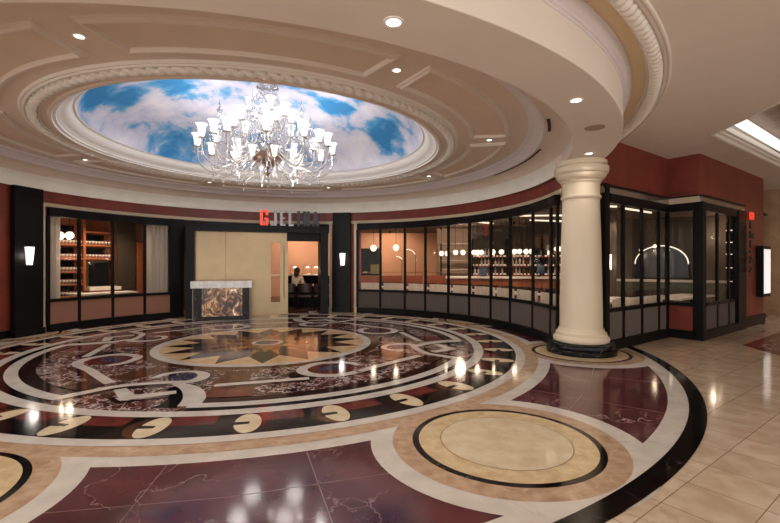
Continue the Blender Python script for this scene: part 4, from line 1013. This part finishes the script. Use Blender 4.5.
# the dining room seen through the doorway
for Y, px0, px1, zt, nm in ((17.2, 280, 332, 1.10, 'pale counter farthest inside the doorway'), (14.9, 284, 332, .80, 'pale long table nearest inside the doorway')):
    x0, x1 = (px0-390)/432*Y, (px1-390)/432*Y; t = thing('long_table', nm, 'table', ((x0+x1)/2, Y, .015)); w_ = (x1-x0)/2
    m = MB(); m.box(-w_, w_, -.3, .3, zt-.05, zt); m.build('tabletop', 'linen', t)
    m = MB(); m.box(-w_+.05, w_-.05, .1, .2, 0, zt-.05); m.build('apron', 'blackwood', t)
for i, px in enumerate((289, 305.5, 322)):
    x = (px-390)/432*14.3; chair(x, 14.3, PI, 'dark chair in the row inside the doorway, %s from the brass door' % ordn[i], 'chairs inside the doorway')
    x = (px-390)/432*14.9; plate(x, 14.9, .817, 'white plate on the doorway table, %s from the brass door' % ordn[i], 'plates inside the doorway')
def hook_lamp(px, Y, z0, label):
    x = (px-390)/432*Y; t = thing('hook_lamp', label, 'lamp', (x, Y, z0+.015), 0, 'hooked table lamps'); P = [(0, 0, 0), (0, 0, .28)]+[(.09-.09*math.cos(q*PI/8), 0, .28+.09*math.sin(q*PI/8)) for q in range(1, 8)]
    m = MB(); m.tube(P, .008, 6); m.lathe([(.001, 0), (.06, 0), (.06, .015), (.001, .02)], n=12); m.build('stem', 'brass', t)
    m = MB(); m.lathe([(.01, .32), (.05, .30), (.085, .25), (.08, .25), (.045, .29), (.01, .31)], .18, 0, 14); m.build('lamp_shade', 'globe', t)
    lamp('POINT', 'hook_lamp_light', (.18, 0, .2), 5, (1, .75, .5), .04, t)
for px, nm in ((290.5, 'left'), (303, 'middle'), (311.5, 'right'), (320, 'farthest right')): hook_lamp(px, 17.2, 1.10, '%s small hooked brass lamp glowing on the counter inside the doorway' % nm)
# seated guest
def skinned(name, pts, edges, radii, mt, parent):
    me = bpy.data.meshes.new(name); me.from_pydata(pts, edges, []); o = bpy.data.objects.new(name, me); C.objects.link(o); o.parent = parent
    me.materials.append(M[mt]); md = o.modifiers.new('skin', 'SKIN'); md.use_smooth_shade = True
    for v, r in zip(me.skin_vertices[0].data, radii): v.radius = (r, r)
    me.skin_vertices[0].data[0].use_root = True
    o.modifiers.new('sub', 'SUBSURF').levels = 1; return o
px, Y = 297.5, 15.9
g = thing('person', 'person with dark hair in a cream shirt sitting at the table inside the doorway', 'person', ((px-390)/432*Y, Y, .015), rad(150))
pts = [(0, 0, .50), (0, 0, .72), (0, 0, .98), (0, 0, 1.09), (0, -.01, 1.2), (.17, 0, 1.0), (.24, -.03, .74), (.16, -.26, .76), (.10, -.32, .77), (-.17, 0, 1.0), (-.24, -.03, .74), (-.16, -.26, .76), (-.10, -.32, .77), (.1, -.02, .5), (.13, -.42, .5), (.13, -.42, .08), (.13, -.52, .04), (-.1, -.02, .5), (-.13, -.42, .5), (-.13, -.42, .08), (-.13, -.52, .04), (0, 0, 1.27)]
ed = [(0, 1), (1, 2), (2, 3), (3, 4), (4, 21), (2, 5), (5, 6), (6, 7), (7, 8), (2, 9), (9, 10), (10, 11), (11, 12), (0, 13), (13, 14), (14, 15), (15, 16), (0, 17), (17, 18), (18, 19), (19, 20)]
rr = [.15, .13, .13, .05, .085, .07, .045, .035, .03, .07, .045, .035, .03, .09, .065, .045, .035, .09, .065, .045, .035, .08]
skinned('body', pts, ed, rr, 'skin', g)
skinned('shirt', [(0, 0, .52), (0, 0, .74), (0, 0, 1.0), (.18, 0, 1.01), (.25, -.03, .74), (-.18, 0, 1.01), (-.25, -.03, .74)], [(0, 1), (1, 2), (2, 3), (3, 4), (2, 5), (5, 6)], [.165, .15, .145, .085, .06, .085, .06], 'shirt', g)
m = MB(); m.ball((0, .02, 1.26), .115, 14, sz=1.1); m.ball((0, .06, 1.14), .09, 12, sz=1.3); m.build('hair', 'hair', g)
chair((297.5-390)/432*15.95, 15.98, rad(-30), 'dark chair under the seated guest inside the doorway', 'chairs inside the doorway')
# arched mirror and sconces of the right room
t = thing('arched_mirror', 'dark arched mirror with a glowing rim deep in the right room', 'mirror', ((661-390)/432*13.4, 13.4, .0), rad(-32))
P = [(-.70*math.cos(q*PI/24), 0, 1.52+.56*math.sin(q*PI/24)) for q in range(25)]
m = MB(); m.tube(P, .016, 8); m.build('lit_rim', 'globe', t)
m = MB(); m.add([(p[0]*.97, .05, p[2]) for p in P]+[(.74, .05, .9), (-.74, .05, .9)], [tuple(range(27))]); m.build('mirror_glass', 'screen', t)
m = MB(); m.box(-1.6, 1.6, .08, .2, .015, 2.95); m.build('backing', 'darkwall', t)
for px, py, Y, nm in ((609.5, 262, 11.5, 'just right of the column'), (697.5, 262, 13.2, 'behind the outer corner'), (731, 262, 14.0, 'behind the last panes')):
    x, y, z = at(px, py, Y); t = thing('slim_sconce', 'slim upright lit wall lamp '+nm, 'wall light', (x, y, z), rad(-30), 'slim lamps of the right room')
    m = MB(); m.box(-.05, .05, -.04, .03, -.20, .20); m.build('glass', 'globe', t)
    m = MB(); m.box(-.06, .06, .03, .06, -.24, .24); m.build('back_plate', 'brass', t)
    m = MB(); m.box(-.16, .16, .06, .18, -z+.015, 2.95-z); m.build('pier', 'darkwall', t)
    lamp('POINT', 'slim_sconce_lamp', (0, -.2, 0), 8, (1, .8, .6), .06, t)
# service counter and ceiling light lines in the right room
bx_ = thing('service_counter', 'olive fronted service counter below the arched mirror', 'counter', ((655-390)/432*12.4, 12.3, .015), rad(-32))
m = MB(); m.box(-1.5, 1.5, -.3, .3, 0, 1.0); m.build('front', mat('olive_tile', srgb(86, 84, 58), .35, var=.2, vscale=9), bx_)
m = MB(); m.box(-1.55, 1.55, -.35, .35, 1.0, 1.05); m.build('counter_top', 'linen', bx_)
for i, (a_, b_, l_) in enumerate(((7.4, -1.6, 2.0), (6.8, 2.7, 1.4), (8.2, 1.2, 2.6), (8.6, 2.9, 1.6), (9.6, .2, 2.4))):
    m = MB(); m.box(-l_/2, l_/2, -.02, .02, 2.86, 2.9); x, y = ab(a_, b_)
    tag(m.build('linear_light', 'globe'), 'thin glowing ceiling line in the right room, %s going away from the column' % ordn[i], 'ceiling light', 'linear lights of the right room', (x, y, 0), rad(36.4-20*(i % 3)))
# spots of the restaurant ceiling
n_ = 0
for Y, xs in ((14.6, (-8.5, -6.5, -4.4, -2.9, -1.2, .6, 2.4, 4.2, 6.0)), (16.9, (-5.2, -3.4, -1.6, .2, 2.0, 3.8, 5.6, 7.6, 9.6)), (18.7, (-4.4, -2.2, 0, 2.2, 4.4))):
    for x in xs:
        t = thing('ceiling_spot', 'small lit spot in the restaurant ceiling, %s row, %s from the entrance side' % ({14.6: 'front', 16.9: 'middle', 18.7: 'rear'}[Y], ordn[xs.index(x)]), 'ceiling light', (x, Y, 2.95), 0, 'restaurant ceiling spots')
        m = MB(); m.lathe([(.04, 0), (.04, -.08), (.035, -.08), (.035, -.02), (.001, -.02)], n=12); m.build('can', 'blackmetal', t)
        m = MB(); m.lathe([(.001, -.06), (.034, -.06)], n=12); m.build('lens', 'lamp', t)
        if (n_ % 2 == 0 or 16 < Y < 18) and x not in (2.0, 3.8): lamp('SPOT', 'ceiling_spot_lamp', (0, 0, -.12), K_INT*1.6, (1, .76, .55), .08, t, 150) if Y < 15 else lamp('SPOT', 'ceiling_spot_lamp', (0, 0, -.15), K_INT*1.9, (1, .76, .55), .1, t, 135, (rad(45), 0, 0))
        n_ += 1
for a_, b_ in ((5.6, 2.4), (8.3, 2.6), (7.4, .4)):
    x, y = ab(a_, b_); t = thing('ceiling_spot', 'small lit spot in the right room ceiling above the tables at %s' % ('the column side' if a_ < 6 else 'the sign side' if a_ > 8 else 'the mirror side'), 'ceiling light', (x, y, 2.95), 0, 'right room ceiling spots')
    m = MB(); m.lathe([(.04, 0), (.04, -.08), (.035, -.08), (.035, -.02), (.001, -.02)], n=12); m.build('can', 'blackmetal', t)
    m = MB(); m.lathe([(.001, -.06), (.034, -.06)], n=12); m.build('lens', 'lamp', t); lamp('SPOT', 'ceiling_spot_lamp', (0, 0, -.12), K_INT*1.5, (1, .8, .6), .08, t, 140)
x, y, _ = ll(1.6, 1.0); t = thing('ceiling_spot', 'small lit spot in the wine room ceiling', 'ceiling light', (x, y, 2.95))
m = MB(); m.lathe([(.04, 0), (.04, -.08), (.035, -.08), (.035, -.02), (.001, -.02)], n=12); m.build('can', 'blackmetal', t); lamp('SPOT', 'ceiling_spot_lamp', (0, 0, -.12), K_INT*4, (1, .78, .6), .08, t, 150)

for i, a in enumerate((68, 54, 40, 26, 12, 0)):  # unseen spots added between glass and tables to brighten the half curtains
    x, y = pol(a, 6.6); t = thing('ceiling_spot', 'unseen ceiling spot added to brighten the window half curtains, %s from the entrance' % ordn[i], 'ceiling light', (x, y, 2.95), 0, 'added spots over the window tables')
    m = MB(); m.lathe([(.04, 0), (.04, -.08), (.035, -.08), (.035, -.02), (.001, -.02)], n=12); m.build('can', 'blackmetal', t)
    m = MB(); m.lathe([(.001, -.06), (.034, -.06)], n=12); m.build('lens', 'lamp', t); lamp('SPOT', 'ceiling_spot_lamp', (0, 0, -.12), K_INT*.9, (1, .84, .68), .08, t, 130)

# lit shelving glimpsed through the panes nearest the upright sign
x, y, _ = at(712, 230, 13.0)
t = thing('lit_shelving', 'dark shelving with thin glowing edges seen through the last panes', 'shelving', (x, y, .015), rad(-30))
for q in (-.8, 0, .8): m = MB(); m.box(q-.02, q+.02, -.15, .15, 0, 2.6); m.build('post', 'blackwood', t)
for k_, z in enumerate((1.0, 1.4, 1.8, 2.15, 2.5)):
    m = MB(); m.box(-.78, .78, -.15, .15, z-.03, z); sh_ = m.build('shelf', 'oak', t)
    m = MB(); m.box(-.76, .76, -.165, -.15, z-.022, z-.006); m.build('light_edge', 'globe', sh_)
m = MB(); m.box(-.8, .8, .15, .18, 0, 2.6); m.build('back_board', 'leather', t)
lamp('POINT', 'shelving_lamp', (0, -.7, 2.3), 14, (1, .8, .6), .1, t)
for i, (px, py, nm) in enumerate(((641, 250, 'left under the arch'), (655, 246, 'middle under the arch'), (668, 250, 'right under the arch'))):
    x, y, z = at(px, py, 12.2); pendant(x, y, z, .05, 'small warm pendant %s of the right room' % nm, 'pendants of the right room', power=3)
